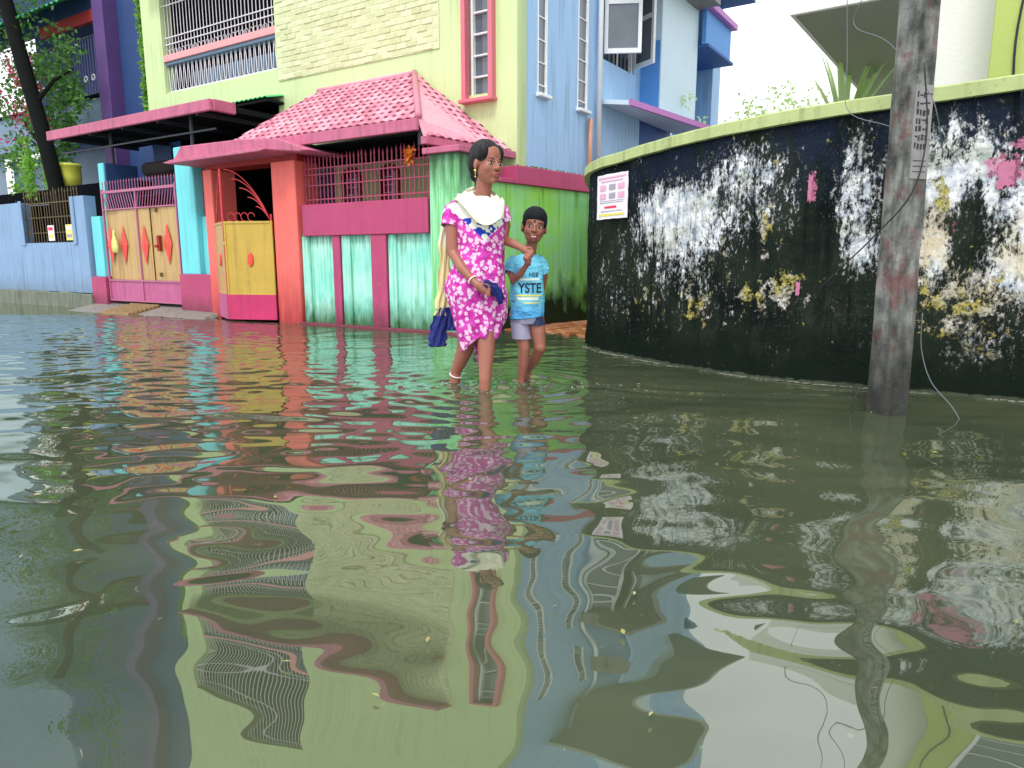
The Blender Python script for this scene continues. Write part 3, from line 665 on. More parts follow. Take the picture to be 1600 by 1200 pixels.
fl = lone('flower_garland', leaves(leaves(MB(), [(-.70+random.gauss(0, .025), .04+random.gauss(0, .015), 1.83+random.gauss(0, .035)) for _ in range(150)], .035), [(-.70, .04, 1.76)]*8, .03), 'marigold', A,
          'small orange marigold bunch tied to the pink railing spikes', 'flowers', at=(-.7, .04, 1.75))
# algae wall along the lane
sw = empty('side_wall', B, 1.1, 0, 'bright green algae covered lane wall under a rose pink coping block', 'wall')
boxo('masonry', 'algae_wall', sw, .02, 7, .03, .2, -.14, 1.56, bevel=0)
boxo('coping', 'pink_band', sw, .80, 7, -.03, .26, 1.56, 1.75)
boxo('low_coping', 'pink_band', sw, .2, .80, -.02, .25, 1.56, 1.61)
mo = MB(); leaves(mo, [(random.uniform(.85, 3), random.uniform(0, .2), 1.75) for _ in range(900)], .035); mo.build('moss', 'leaf', sw, kind='stuff')
for i in range(3): MB().tube([(.45+i*.1, .1, 1.6), (.45+i*.1, .1, 1.95)], .012, 6).build('railing_bar', 'bar_pink', sw)

# orange gateway
gw = empty('gateway', A, -3.3, 0, 'coral orange gateway with two pillars under a pink concrete canopy', 'gateway')
boxo('pillar', 'orange', gw, -2.80, -2.38, -.04, .32, -.14, 1.90, bevel=.01)
boxo('pillar', 'orange', gw, -4.15, -3.97, -.04, .32, -.14, 1.90, bevel=.01)
boxo('lintel', 'lintel_red', gw, -4.15, -2.38, 0, .30, 1.90, 1.985)
cp = MB().prism([(-4.40, 2.02), (-4.28, 2.0), (-2.5, 1.985), (-2.0, 1.93), (-1.86, 1.94), (-2.35, 2.10), (-3.0, 2.15), (-4.22, 2.17), (-4.30, 2.09)], -.28, .32).build('canopy', 'pink_slab', gw, bevel=.01)
MB().prism([(-4.47, 1.975), (-4.36, 1.955), (-2.55, 1.965), (-2.45, 1.985), (-2.55, 1.998), (-4.3, 2.0)], -.38, .25).build('drip_slab', 'pink_slab', cp, bevel=.006)

# small yellow gate, leaves ajar towards the street
sg = empty('gate', A, -3.3, -.1, 'small mustard yellow gate with red oval emblems and magenta foot, between the orange pillars', 'gate')
hx = (-3.40, -.30)
def leaf(p0, p1, mat, low, nm):
    p0, p1 = Vector((*p0, 0)), Vector((*p1, 0)); d = (p1-p0).normalized(); n = Vector((d.y, -d.x, 0)); L = (p1-p0).length
    def bx(m, a, b, z0, z1, d0, d1):
        q = [p0+d*a+n*d1, p0+d*b+n*d1, p0+d*b+n*d0, p0+d*a+n*d0]
        m.hexa([(v.x, v.y, z0) for v in q]+[(v.x, v.y, z1) for v in q]); return m
    lf = bx(MB(), .01, L-.01, .33, 1.19, -.008, .008).build('gate_leaf', mat, sg, label=nm)
    bx(MB(), -.002, L+.002, .028, .335, -.018, .020).build('foot_plate', low, lf)
    fr_ = MB()
    for a, b, z0, z1 in ((0, .025, .04, 1.22), (L-.025, L, .04, 1.22), (0.025, L-.025, 1.19, 1.22), (.025, L-.025, .32, .345), (.025, L-.025, .03, .055)): bx(fr_, a, b, z0, z1, -.014, .016)
    fr_.build('frame', mat, lf, bevel=.003)
    em = MB(); c = p0+d*(L*.52)+n*.012
    em.loft([[(c+d*(rr*.040*math.cos(q))+n*h+Vector((0, 0, .76+rr*.085*math.sin(q)))) for q in [2*math.pi*k/16 for k in range(16)]] for rr, h in ((1, 0), (.9, .014), (.3, .018))])
    em.build('emblem', 'red_emblem', lf)
    def P(a, z): v = p0+d*a; return (v.x, v.y, z)
    return lf, P, L
lf, P, L = leaf(hx, (-2.81, -.05), 'yellow', 'magenta', 'mustard right leaf')
for k in range(5):    # fanned palm-like scrolls rising from the right hinge
    r_ = .18+.14*k
    MB().tube([P(max(0, L-.02-r_*math.sin(q)*(.9)), 1.21+min(.6, r_*1.05)*math.cos(q)) if False else P(max(.0, .04+k*.10+(L-.06-k*.10)*(q/1.57)), 1.21+(.62-.11*k)*math.cos(q)**.8) for q in [i*1.5/9 for i in range(10)]], .006, 5).build('scroll', 'bar_red', lf, smooth=True)
for k in range(4):
    c0 = .10+k*.09
    MB().tube([P(c0+.045*math.cos(q), 1.27+.05*math.sin(q)) for q in [i*.5 for i in range(11)]], .005, 5).build('scroll', 'bar_red', lf, smooth=True)
MB().tube([P(L-.012, 1.2), P(L-.012, 1.30)], .012, 6).build('hinge', 'bar_red', lf)
lf2, P2, L2 = leaf((-3.96, -.03), (hx[0]-.012, hx[1]), 'yellow_pale', 'mauve', 'tan left leaf')
for k in range(5):
    MB().tube([P2(L2-.03-k*.07-(L2-.06-k*.07)*(q/1.57)*.8, 1.21+(.58-.1*k)*math.cos(q)**.8) for q in [i*1.5/9 for i in range(10)]], .006, 5).build('scroll', 'bar_red', lf2, smooth=True)
MB().tube([P2(L2-.01, .04), P2(L2-.01, 1.84)], .016, 8).build('meeting_stile', 'bar_red', lf2)
MB().ball(P2(L2+.0, .95), .02).build('latch', 'yellow', lf2, smooth=True)

# turquoise pillar and low wall between the two gates
tp = empty('gate_pillar', A, -4.6, .1, 'tall turquoise pillar with rose pink plinth between the two gates', 'pillar')
boxo('shaft', 'turq_pillar', tp, -4.83, -4.42, .0, .35, .56, 2.24, bevel=.012)
boxo('side_panel', 'turq_pillar', tp, -4.42, -4.155, .08, .2, .56, 1.33)
boxo('plinth', 'pink_band', tp, -4.86, -4.155, -.03, .30, .0, .565)
sr = boxo('rail', 'bar_pink', tp, -4.42, -4.16, .12, .132, 1.88, 1.892, bevel=0)
for k in range(6): boxo('rail', 'bar_pink', sr, -4.42, -4.16, .12, .132, 1.4+k*.07, 1.41+k*.07, bevel=0)
rm2 = rod_mesh('bar_pink', .58, .006, .05)
for k in range(6): inst('bar', rm2, sr, (-4.40+k*.045, .126, 1.33))
# left turquoise pillar
lp = empty('gate_pillar', A, -7.0, .1, 'shorter turquoise pillar left of the big gate, dark blue on its inner side', 'pillar')
boxo('shaft', 'turq_pillar', lp, -6.98, -6.83, .10, .55, .5, 2.2, bevel=.01)
boxo('inner_face', 'navy_wall', lp, -6.828, -6.80, .12, .62, 1.2, 2.2)
boxo('side_panel', 'turq_pillar', lp, -7.25, -6.98, .06, .16, .5, 1.42)
boxo('plinth', 'pink_band', lp, -7.28, -6.86, -.01, .2, .0, .5)
MB().tube([(-6.9, .3, 2.2), (-6.9, .3, 2.72)], .03, 8).build('post', 'dark_iron', lp)

# big double gate
bg_ = empty('gate', A, -5.85, .05, 'large tan double gate with four red diamonds, slanted top slats and mauve foot', 'gate')
gx0, gx1 = -6.84, -4.90
fr_ = MB()
for b in ((gx0, gx0+.03, .14, 1.80), (gx1-.03, gx1, .14, 1.80), (-5.93, -5.90, .14, 1.78)): fr_.box(b[0], b[1], .03, .06, b[2], b[3])
for z0, z1 in ((1.735, 1.775), (.14, .16), (.44, .465), (1.49, 1.51)): fr_.box(gx0+.03, gx1-.03, .028, .058, z0, z1)
fr_.build('frame', 'bar_mauve', bg_, bevel=.003)
edges = [-6.81, -6.56, -6.46, -6.20, -5.93, -5.90, -5.66, -5.48, -5.38, -5.14, -4.93]
pan = [(-6.81, -6.56, .07, .05), (-6.56, -6.44, .068, .10), (-6.44, -6.20, .05, .07), (-6.20, -5.93, .05, .05), (-5.90, -5.60, .05, .05), (-5.60, -5.42, .068, .11), (-5.42, -4.93, .05, .06)]
for x0, x1, y0, y1 in pan: boxo('panel', 'yellow_pale', bg_, x0, x1-.006, y0, y0+.012, .465, 1.49, bevel=.003)
for x0, x1 in ((gx0+.03, -5.93), (-5.90, gx1-.03)): boxo('foot_plate', 'mauve', bg_, x0, x1, .045, .055, .16, .44, bevel=.002)
for cx in (-6.68, -6.32, -5.76, -5.18):
    m = MB(); b = len(m.v)
    m.v += [(cx-.10, .035, .98), (cx, .035, .68), (cx+.10, .035, .98), (cx, .035, 1.27), (cx, .012, .98)]
    m.f += [(0, 1, 4), (1, 2, 4), (2, 3, 4), (3, 0, 4), (0, 3, 2, 1)]; m.build('diamond', 'red_emblem', bg_)
slm = MB().tube([(-.035, 0, .225), (.035, 0, 0)], .007, 5).mesh('slat', 'bar_mauve')
for k in range(27): 
    x = gx0+.08+k*.069
    if abs(x+5.915) > .04: inst('slat', slm, bg_, (x, .044, 1.51), (0, 0, 0), (1 if x < -5.9 else -1, 1, 1))
rm3 = rod_mesh('bar_mauve', .10, .006, .05)
for k in range(26): inst('spike', rm3, bg_, (gx0+.05+k*.075, .044, 1.775))
for z in (1.45, .55): MB().tube([(-5.405, .03, z-.03), (-5.405, .03, z+.03)], .018, 8).build('hinge', 'rust_iron', bg_)
MB().box(-5.40, -5.34, .0, .05, .88, 1.10).box(-5.44, -5.36, -.02, .03, .93, .97).build('bolt', 'lintel_red', bg_, bevel=.006)
lone('carry_bag', MB().loft([[(-6.47+.075*s*math.cos(q)+.02*math.sin(3*q+z*9), -.02+.035*s*math.sin(q), z) for q in [k*math.pi/6 for k in range(12)]] for z, s in ((.86, .3), (.88, .9), (.95, 1.15), (1.03, .95), (1.08, .5), (1.16, .25), (1.2, .1))]), 'paper_yellow', A,
     'small pale yellow plastic bag hanging on the tan gate', 'bag', smooth=True, at=(-6.47, -.02, .86))

# ramp and drain grate
lone('ramp', MB().hexa([(-7.4, -.75, -.14), (-3.9, -.55, -.14), (-4.1, .3, -.14), (-7.3, .3, -.14), (-7.2, -.55, -.02), (-4.0, -.38, -.02), (-4.1, .3, .14), (-7.3, .3, .14)]), 'concrete', A, '', '', kind='structure', bevel=.01)
gg = empty('drain_grate', A, -5.85, -.12, 'rusty slotted drain grate set in the concrete ramp', 'grate')
gz = lambda y: .055+(y+.38)*.2
M['grate'] = plain('rusty ochre grate iron', (.30, .19, .09), .7, var=.5)
for k in range(8):
    y = -.46+k*.062; z_ = -.02+.16*(y+.5)/.8+.03
    MB().box(-6.2, -5.45, y, y+.022, z_-.02, z_+.018).build('grate_bar', 'grate', gg)
for x in (-6.2, -5.84, -5.47): MB().hexa([(x, -.47, -.02), (x+.02, -.47, -.02), (x+.02, 0, .06), (x, 0, .06), (x, -.47, .012), (x+.02, -.47, .012), (x+.02, 0, .115), (x, 0, .115)]).build('frame', 'grate', gg)

# red canopy slab over the big gate
rc = empty('canopy', A, -6, 0, 'long faded red canopy slab over the big gate, dark underneath', 'canopy')
boxo('slab', 'sheet_dark', rc, -8.15, -3.97, .03, 1.29, 2.66, 2.73, bevel=0)  # dark colour carries the shade under the canopy
boxo('fascia', 'pink_slab', rc, -8.2, -3.93, -.02, .03, 2.62, 2.76, bevel=.008)
boxo('end_fascia', 'pink_slab', rc, -3.97, -3.90, .03, .35, 2.62, 2.76, bevel=.008)
for k in range(5): MB().box(-7.9+k*.9, -7.86+k*.9, .03, 1.28, 2.60, 2.655).build('rafter', 'dark_iron', rc)
MB().tube([(-4.63, .17, 2.24), (-4.63, .17, 2.66)], .025, 8).build('post', 'dark_iron', rc)
MB().tube([(-8.0, .1, 2.42), (-4.0, .1, 2.42)], .014, 6).build('tie_rod', 'dark_iron', rc)
MB().tube([(-6.3, .5, 2.1), (-5.0, .5, 2.1)], .11, 12).build('rolled_blind', 'blind', rc, smooth=True)

# blue grey wall on the left
lw = empty('boundary_wall', A, -9, 0, 'blue grey street wall with a barred opening on a mossy concrete base', 'wall')
m = MB()
for b in ((-16, -9.46, .24, 1.72), (-7.60, -7.30, .24, 1.74), (-9.46, -7.60, .24, 1.04)): m.box(b[0], b[1], .0, .18, b[2], b[3])
m.build('masonry', 'blue_grey', lw)
boxo('back_panel', 'interior', lw, -9.5, -7.55, .5, .55, .8, 2.0)
x = -9.9
while x < -7.3:
    w_ = random.uniform(.34, .5); boxo('base_block', 'concrete_moss', lw, x, min(-7.25, x+w_-.01), -.05, .2, -.14, .235+random.uniform(-.01, .01), bevel=.012); x += w_
boxo('base', 'concrete_moss', lw, -16, -9.91, -.05, .2, -.14, .24)
boxo('jamb', 'blue_grey', lw, -9.47, -9.36, -.02, 0, 1.0, 1.74); boxo('jamb', 'blue_grey', lw, -7.70, -7.60, -.02, 0, 1.0, 1.74)
gr = boxo('window_grille', 'rust_iron', lw, -9.44, -7.62, .06, .075, 1.68, 1.695, bevel=0)
for z in (1.2, 1.45): boxo('rail', 'rust_iron', gr, -9.44, -7.62, .06, .075, z, z+.012, bevel=0)
rm4 = rod_mesh('rust_iron', .80, .0075, .08)
for k in range(20): inst('bar', rm4, gr, (-9.40+k*.094, .068, 1.04), (0, random.uniform(-.02, .02), 0), (1, 1, random.uniform(.95, 1.03)))
for x0, mt, lab in ((-8.62, 'paper_white', 'small printed notice with red lines tied to the left wall grille'), (-8.02, 'paper_yellow', 'small yellow notice hanging on the left wall grille')):
    nt = empty('notice', A, x0, .03, lab, 'notice', z=1.07)
    boxo('sheet', mt, nt, x0, x0+.21, .035, .042, 1.07, 1.32)
    boxo('print', 'ink_red' if mt == 'paper_white' else 'paper_white', nt, x0+.03, x0+.18, .031, .035, 1.24, 1.29, bevel=0)
    boxo('print', 'ink_yellow' if mt == 'paper_white' else 'ink_grey', nt, x0+.03, x0+.18, .031, .035, 1.12, 1.17, bevel=0)
boxo('shade_beam', 'interior', lw, -16, -6.9, .6, .9, 1.80, 2.0)  # near-black bar paints the shade behind the street wall
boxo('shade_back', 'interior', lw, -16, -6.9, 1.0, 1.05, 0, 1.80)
pt = empty('planter', A, -9.2, .35, 'lime yellow planter tub on the ledge behind the blue grey wall', 'planter', z=1.9)
MB().lathe([(.11, 1.98), (.17, 2.05), (.19, 2.2), (.18, 2.36), (.20, 2.38), (.20, 2.42), (.17, 2.42), (.16, 2.36), (.02, 2.35)], 20, (-9.2, .75)).build('tub', 'planter', pt, smooth=True)
MB().box(-9.33, -9.07, .65, .85, 2.0, 2.04).build('foot', 'concrete', pt)

# ------------------------------------------------------------------ purple house on the left
ph = empty('house', A, -10, 1.6, 'purple and navy house with dark balcony grille and green corrugated awning', 'house')
boxo('side_wall', 'navy_wall', ph, -8.75, -7.52, 1.6, 1.8, 0, 11.5)
boxo('pillar', 'purple', ph, -9.1, -8.75, 1.35, 1.7, 1.6, 11.5)
boxo('balcony_parapet', 'parapet_blue', ph, -14, -9.1, 1.45, 1.6, 2.95, 3.68)
boxo('lower_wall', 'parapet_blue', ph, -14, -7.5, 1.85, 1.95, 0, 2.9)
boxo('balcony_ledge', 'interior', ph, -14, -9.1, 1.40, 1.62, 3.68, 3.73)
boxo('balcony_back', 'navy_wall', ph, -14, -9.1, 2.6, 2.7, 2.9, 11.5)
boxo('upper_wall', 'navy_wall', ph, -14, -9.1, 1.5, 1.7, 5.15, 11.5)
boxo('string_course', 'lintel_red', ph, -11.2, -9.1, 1.42, 1.5, 4.95, 5.15)
bgr = boxo('balcony_grille', 'dark_iron', ph, -12, -9.12, 1.5, 1.52, 4.75, 4.78, label='dark violet balcony grille with flower rings')
rm5 = rod_mesh('bar_mauve', 1.05, .009); ring = MB().tube([(.05*math.cos(q), 0, .05*math.sin(q)) for q in [k*.52 for k in range(13)]], .012, 6).mesh('ring', 'white_iron', smooth=True)
M['violet_iron'] = plain('violet iron', (.10, .10, .28), .45); rm5.materials[0] = M['violet_iron']
for k in range(30): inst('bar', rm5, bgr, (-11.9+k*.095, 1.51, 3.73))
for k in range(9): inst('ring', ring, bgr, (-11.4+k*.27, 1.49, 4.05+.0*k))
cs = MB(); xs = [-16+i*.09 for i in range(76)]
cs.loft([[(x, .9, 5.15+(.02 if i % 2 else -.02)) for i, x in enumerate(xs)], [(x, 1.6, 5.55+(.02 if i % 2 else -.02)) for i, x in enumerate(xs)]], closed=False)
cs.build('awning', 'green_sheet', ph)
boxo('pale_wall', 'blue_light', ph, -19, -14, 1.5, 1.7, 0, 5)
boxo('unseen_upper_wall', 'parapet_blue', ph, -30, -14, 1.5, 1.7, 5.1, 17)  # out of view, stretched to keep sky out of the water's mirror image
# creeper on the navy wall
vn = empty('creeper', A, -8.0, 1.5, 'green creeper hanging down the navy wall beside the green house', 'climbing plant')
vp = []
for s in range(5):
    x = -7.85+random.uniform(-.12, .12); z = 6.5
    while z > random.uniform(2.5, 3.0):
        x += random.gauss(0, .012); x = min(max(x, -8.05), -7.62); vp.append((x, 1.55+random.uniform(-.03, .03), z)); z -= .012
leaves(MB(), vp, .075).build('foliage', 'leaf_bright', vn, kind='stuff')
MB().tube([(-7.85+.05*math.sin(z*3), 1.58, z) for z in [2.6+.2*i for i in range(20)]], .01, 5).build('stem', 'bark', vn)

# tree in front of the purple house
tr = empty('tree', A, -8.6, .4, 'dark leaning tree with red and green foliage at the left edge', 'tree')
TP = [(-8.75, .45, 0), (-8.95, .45, 1.6), (-9.3, .45, 2.8), (-9.85, .45, 4.3), (-10.5, .45, 6.2), (-10.8, .45, 7.5)]
MB().tube(TP, [.14, .13, .125, .12, .11, .10], 12).build('trunk', 'bark', tr, smooth=True)
def clump(cen, rad, n):
    return [(cen[0]+random.gauss(0, rad), cen[1]+random.gauss(0, rad*.5), cen[2]+random.gauss(0, rad)) for _ in range(n)]
gp, rp, bp = [], [], []
for _ in range(75):
    c = (random.uniform(-11.6, -9.3), .9+random.uniform(-.3, .3), random.uniform(2.5, 4.4))
    gp += clump(c, .13, 34)
for _ in range(22): gp += clump((random.uniform(-9.5, -8.8), .9, random.uniform(3.0, 4.6)), .11, 30)
for _ in range(26): bp += clump((random.uniform(-11.2, -9.6), .7, random.uniform(2.0, 2.9)), .09, 28)
for _ in range(12): bp += clump((random.uniform(-10.4, -10.1), .55, random.uniform(1.8, 2.6)), .06, 22)
for _ in range(22): rp += clump((random.uniform(-11.6, -9.8), .75, random.uniform(2.9, 4.4)), .08, 16)
for _ in range(230): gp += clump((random.uniform(-15.5, -9.6), .9+random.uniform(-.4, .5), random.uniform(4.7, 9.5)), .22, 26)
leaves(MB(), gp, .085).build('crown', 'leaf', tr, kind='stuff')
leaves(MB(), bp, .08).build('low_foliage', 'leaf_bright', tr, kind='stuff')
leaves(MB(), rp, .07).build('blossom', 'petal', tr, kind='stuff')
for a, b in (((-9.1, .45, 2.2), (-10.6, .7, 3.3)), ((-9.5, .45, 3.4), (-9.0, .9, 4.0)), ((-9.9, .45, 4.4), (-11.4, .8, 5.4))):
    MB().tube([a, ((a[0]+b[0])/2, (a[1]+b[1])/2, (a[2]+b[2])/2+.1), b], [.04, .03, .012], 7).build('branch', 'bark', tr)

#PART_LANE
# ------------------------------------------------------------------ brick path in the lane mouth
bpth = lone('brick_path', MB().box(-.15, 7, -2.0, .03, -.14, -.02), 'mud', B, '', '', kind='structure', at=(0, 0, 0))
bme = MB().box(-.095, .095, -.047, .047, -.03, 0).mesh('brick', 'brick_orange', bevel=.006)
for i in range(18):
    for j in range(14):
        x = .75+i*.2+(.1 if j % 2 else 0); y = -.03-j*.1
        inst('brick', bme, bpth, (x, y, .016+random.uniform(-.003, .003)), (random.uniform(-.02, .02), random.uniform(-.01, .01), random.uniform(-.03, .03)))

# ------------------------------------------------------------------ mouldy wall on the right
PTS = [(1.7, 10.5), (1.05, 8.2), (.80, 7.1), (.675, 6.35), (.70, 5.98), (.86, 5.62), (1.19, 5.0), (1.64, 4.46), (2.25, 4.05), (2.76, 3.72), (3.6, 3.2), (5.2, 2.2), (7, 1.1)]
def spline(P_, step):
    out = []
    for i in range(len(P_)-1):
        p0, p1, p2, p3 = [np.array(P_[min(max(k, 0), len(P_)-1)], float) for k in (i-1, i, i+1, i+2)]
        n = max(2, int(np.linalg.norm(p2-p1)/step))
        for j in range(n):
            t_ = j/n; out.append(.5*((2*p1)+(-p0+p2)*t_+(2*p0-5*p1+4*p2-p3)*t_**2+(-p0+3*p1-3*p2+p3)*t_**3))
    out.append(np.array(P_[-1], float)); return np.array(out)
cur = spline(PTS, .05); seg = np.r_[0, np.cumsum(np.linalg.norm(np.diff(cur, axis=0), axis=1))]
u0 = seg[np.argmin(np.hypot(cur[:, 0]-.70, cur[:, 1]-5.98))]; seg = seg-u0   # u = 0 at the far visible end of the wall
tan = np.gradient(cur, axis=0); tan /= np.linalg.norm(tan, axis=1)[:, None]; nor = np.stack([tan[:, 1], -tan[:, 0]], 1)   # away from the street?
nor = -nor if (nor[len(nor)//2] @ (np.array([0, 0])-cur[len(cur)//2])) < 0 else nor    # now towards the street
mw = empty('boundary_wall', WORLD, 1.6, 4.6, 'curved mould blackened wall with peeling whitewash, lime coping and rotten bills', 'wall')
top_at = lambda s_: 1.478+.045*min(3.2, max(-1, s_))
def wall_mesh():
    nz = 34; zs = np.linspace(-.14, 1.53, nz); v = []; uvs = []
    for i, (p, n_, s_) in enumerate(zip(cur, nor, seg)):
        for z in zs:
            if z > .3: z = .3+(z-.3)*(top_at(s_)-.3)/1.23
            d = .010*mnoise.noise(Vector((s_*3, z*3, 1)))+.006*mnoise.noise(Vector((s_*11, z*7, 4)))
            if z < .22: d += .02*(1-z/.22)*(.5+mnoise.noise(Vector((s_*5, z*8, 9))))
            q = p+n_*d; v.append((q[0], q[1], z)); uvs.append((s_, z))
    for i, (p, n_, s_) in enumerate(zip(cur, nor, seg)):
        for z in (-.14, 1.53):
            q = p-n_*.16; z = min(z, top_at(s_)); v.append((q[0], q[1], z)); uvs.append((s_, z))
    f = []; nc = len(cur)
    for i in range(nc-1):
        for j in range(nz-1): a = i*nz+j; f.append((a, a+nz, a+nz+1, a+1))
        b = nc*nz+2*i; f.append((b, b+1, b+3, b+2)); f.append((i*nz+nz-1, (i+1)*nz+nz-1, b+3, b+1))
    me = bpy.data.meshes.new('masonry'); o_ = OFF[mw.name]
    me.from_pydata([(x-o_.x, y-o_.y, z) for x, y, z in v], [], f); me.materials.append(M['mould_wall'])
    ul = me.uv_layers.new(name='UVMap')
    for lp_ in me.loops: ul.data[lp_.index].uv = uvs[lp_.vertex_index]
    bm = bmesh.new(); bm.from_mesh(me); bmesh.ops.recalc_face_normals(bm, faces=bm.faces[:]); bm.to_mesh(me); bm.free()
    me.polygons.foreach_set('use_smooth', [True]*len(me.polygons))
    o = bpy.data.objects.new('masonry', me); COL.objects.link(o); o.parent = mw; OFF[o.name] = o_
wall_mesh()
cp_ = MB()
cp_.loft([[(p[0]+n_[0]*a, p[1]+n_[1]*a, z+.004*mnoise.noise(Vector((s_*6, a*9, z)))) for a, z in [(a_, top_at(s_)-.004+h_) for a_, h_ in ((.045, 0), (.045, .068), (.032, .078), (-.20, .09), (-.21, 0))]] for p, n_, s_ in zip(cur, nor, seg)])
cp_.build('coping', 'coping', mw)
def wpt(s_, z, d):    # a point on the wall: metres along, up, proud
    i = int(np.clip(np.searchsorted(seg, s_), 1, len(seg)-1)); f = (s_-seg[i-1])/(seg[i]-seg[i-1])
    p = cur[i-1]*(1-f)+cur[i]*f; n_ = nor[i]; return (p[0]+n_[0]*d, p[1]+n_[1]*d, z)
def wpatch(name, mat, parent, s0, s1, z0, z1, d, ragged=0, skew=0, th=.003):
    m = MB(); n = 10; ring = []
    for k in range(n*4):
        e, q = divmod(k, n); q /= n
        a, b = ((q, 0), (1, q), (1-q, 1), (0, 1-q))[e]
        a += random.uniform(-ragged, ragged); b += random.uniform(-ragged, ragged)
        ring.append((s0+(s1-s0)*a, z0+(z1-z0)*b+skew*a))
    cs_, cz = (s0+s1)/2, (z0+z1)/2+skew/2
    rr = [[wpt(cs_+(a-cs_)*f, cz+(b-cz)*f, d+e) for a, b in ring] for f, e in ((1, -th), (1, 0), (.5, .0005), (.02, .0006))]
    m.loft(rr); return m.build(name, mat, parent)
ps = empty('poster', WORLD, *wpt(.20, .9, .0)[:2], 'lilac white printed poster pasted on the far end of the mouldy wall', 'poster', z=1.1)
pa, pb, pz0, pz1 = .06, .49, 1.075, 1.42
sht = wpatch('sheet', 'paper_white', ps, pa, pb, pz0, pz1, .024, .008, .0)
fx = lambda f: pa+(pb-pa)*f
fz = lambda f: pz0+(pz1-pz0)*f
wpatch('heading', 'ink_pink', ps, fx(.06), fx(.94), fz(.90), fz(.94), .0265, .0, 0, .001)
wpatch('heading', 'ink_pink', ps, fx(.15), fx(.85), fz(.83), fz(.86), .0265, .0, 0, .001)
for a in (.12, .42, .70):
    for b in (.45, .64): wpatch('picture', 'ink_pink' if (a+b) % .2 > .1 else 'ink_grey', ps, fx(a), fx(a+.20), fz(b), fz(b+.13), .0265, .02, 0, .001)
for b in (.36, .40): wpatch('line', 'ink_grey', ps, fx(.12), fx(.88), fz(b), fz(b+.012), .0265, 0, 0, .001)
wpatch('red_line', 'ink_red', ps, fx(.28), fx(.66), fz(.24), fz(.29), .0265, .03, 0, .001)
wpatch('line', 'ink_grey', ps, fx(.15), fx(.85), fz(.17), fz(.185), .0265, 0, 0, .001)
wpatch('yellow_strip', 'ink_yellow', ps, fx(.1), fx(.9), fz(.07), fz(.12), .0265, .0, 0, .001)
M['scrap_pink'] = paint('rotten pink bill', (.46, .15, .26), .3, 25, dirt=.9); M['scrap_yel'] = paint('rotten yellow bill', (.42, .36, .12), .3, 25, dirt=.9)
M['scrap_wht'] = paint('rotten white bill', (.55, .52, .46), .25, 25, dirt=.9)
for s0, s1, z0, z1, mt in ((1.975, 1.998, 1.10, 1.25, 'scrap_pink'), (1.945, 1.967, .54, .62, 'scrap_pink'), (2.91, 2.98, 1.13, 1.26, 'scrap_pink')):
    wpatch('torn_bill', mt, mw, s0, s1, z0, z1, .016, .10)

# ------------------------------------------------------------------ house behind the mouldy wall
rh = empty('house', G, 1.5, .5, 'white and lime green house with a grey overhanging slab behind the mouldy wall', 'house')
MB().box(.0, 2.3, .03, 4.5, 3.0, 3.12).build('overhang', 'soffit', rh)
boxo('slab_edge', 'white_plaster', rh, -.03, 2.3, -.02, .03, 2.985, 3.5)
boxo('slab_edge', 'white_plaster', rh, -.03, 0, .03, 4.5, 2.985, 3.4)
boxo('white_wall', 'white_plaster', rh, 1.18, 2.6, -.6, .2, 0, 11)
boxo('lime_wall', 'lime_wall', rh, 1.62, 8, -1.1, .2, 0, 11)
wf = boxo('window', 'white_frame', rh, 2.02, 3.0, -1.14, -1.1, 2.15, 3.6)
boxo('glass_pane', 'glass', wf, 2.07, 2.95, -1.155, -1.14, 2.2, 3.55)
for z in (2.5, 2.85, 3.2): boxo('glazing_bar', 'white_frame', wf, 2.07, 2.95, -1.165, -1.155, z, z+.02, bevel=0)
MB().tube([(1.78+.02*math.sin(z*5), -1.12, z) for z in [1.7+.1*k for k in range(22)]], .008, 5).build('wall_cable', 'cable', rh)

# palm and shrubs behind the wall
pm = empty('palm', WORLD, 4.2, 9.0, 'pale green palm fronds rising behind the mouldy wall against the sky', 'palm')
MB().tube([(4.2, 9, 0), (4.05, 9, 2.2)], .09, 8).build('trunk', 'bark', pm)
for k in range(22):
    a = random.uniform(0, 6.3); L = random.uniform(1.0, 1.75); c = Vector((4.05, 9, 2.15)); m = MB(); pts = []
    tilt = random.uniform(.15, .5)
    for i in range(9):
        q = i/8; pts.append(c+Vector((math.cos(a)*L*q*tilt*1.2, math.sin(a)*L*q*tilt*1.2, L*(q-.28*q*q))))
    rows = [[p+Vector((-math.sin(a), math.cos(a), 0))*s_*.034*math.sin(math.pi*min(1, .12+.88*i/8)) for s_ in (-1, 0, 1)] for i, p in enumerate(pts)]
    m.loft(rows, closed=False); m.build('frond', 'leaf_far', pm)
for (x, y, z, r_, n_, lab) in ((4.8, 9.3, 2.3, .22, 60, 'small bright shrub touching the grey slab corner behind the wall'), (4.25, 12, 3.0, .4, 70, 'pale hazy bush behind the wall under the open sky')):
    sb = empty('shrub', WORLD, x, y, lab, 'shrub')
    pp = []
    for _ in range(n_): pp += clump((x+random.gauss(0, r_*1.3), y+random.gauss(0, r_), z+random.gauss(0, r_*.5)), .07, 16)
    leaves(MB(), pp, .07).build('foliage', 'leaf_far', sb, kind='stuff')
    MB().tube([(x, y, 0), (x, y, z)], .04, 6).build('stem', 'bark', sb)

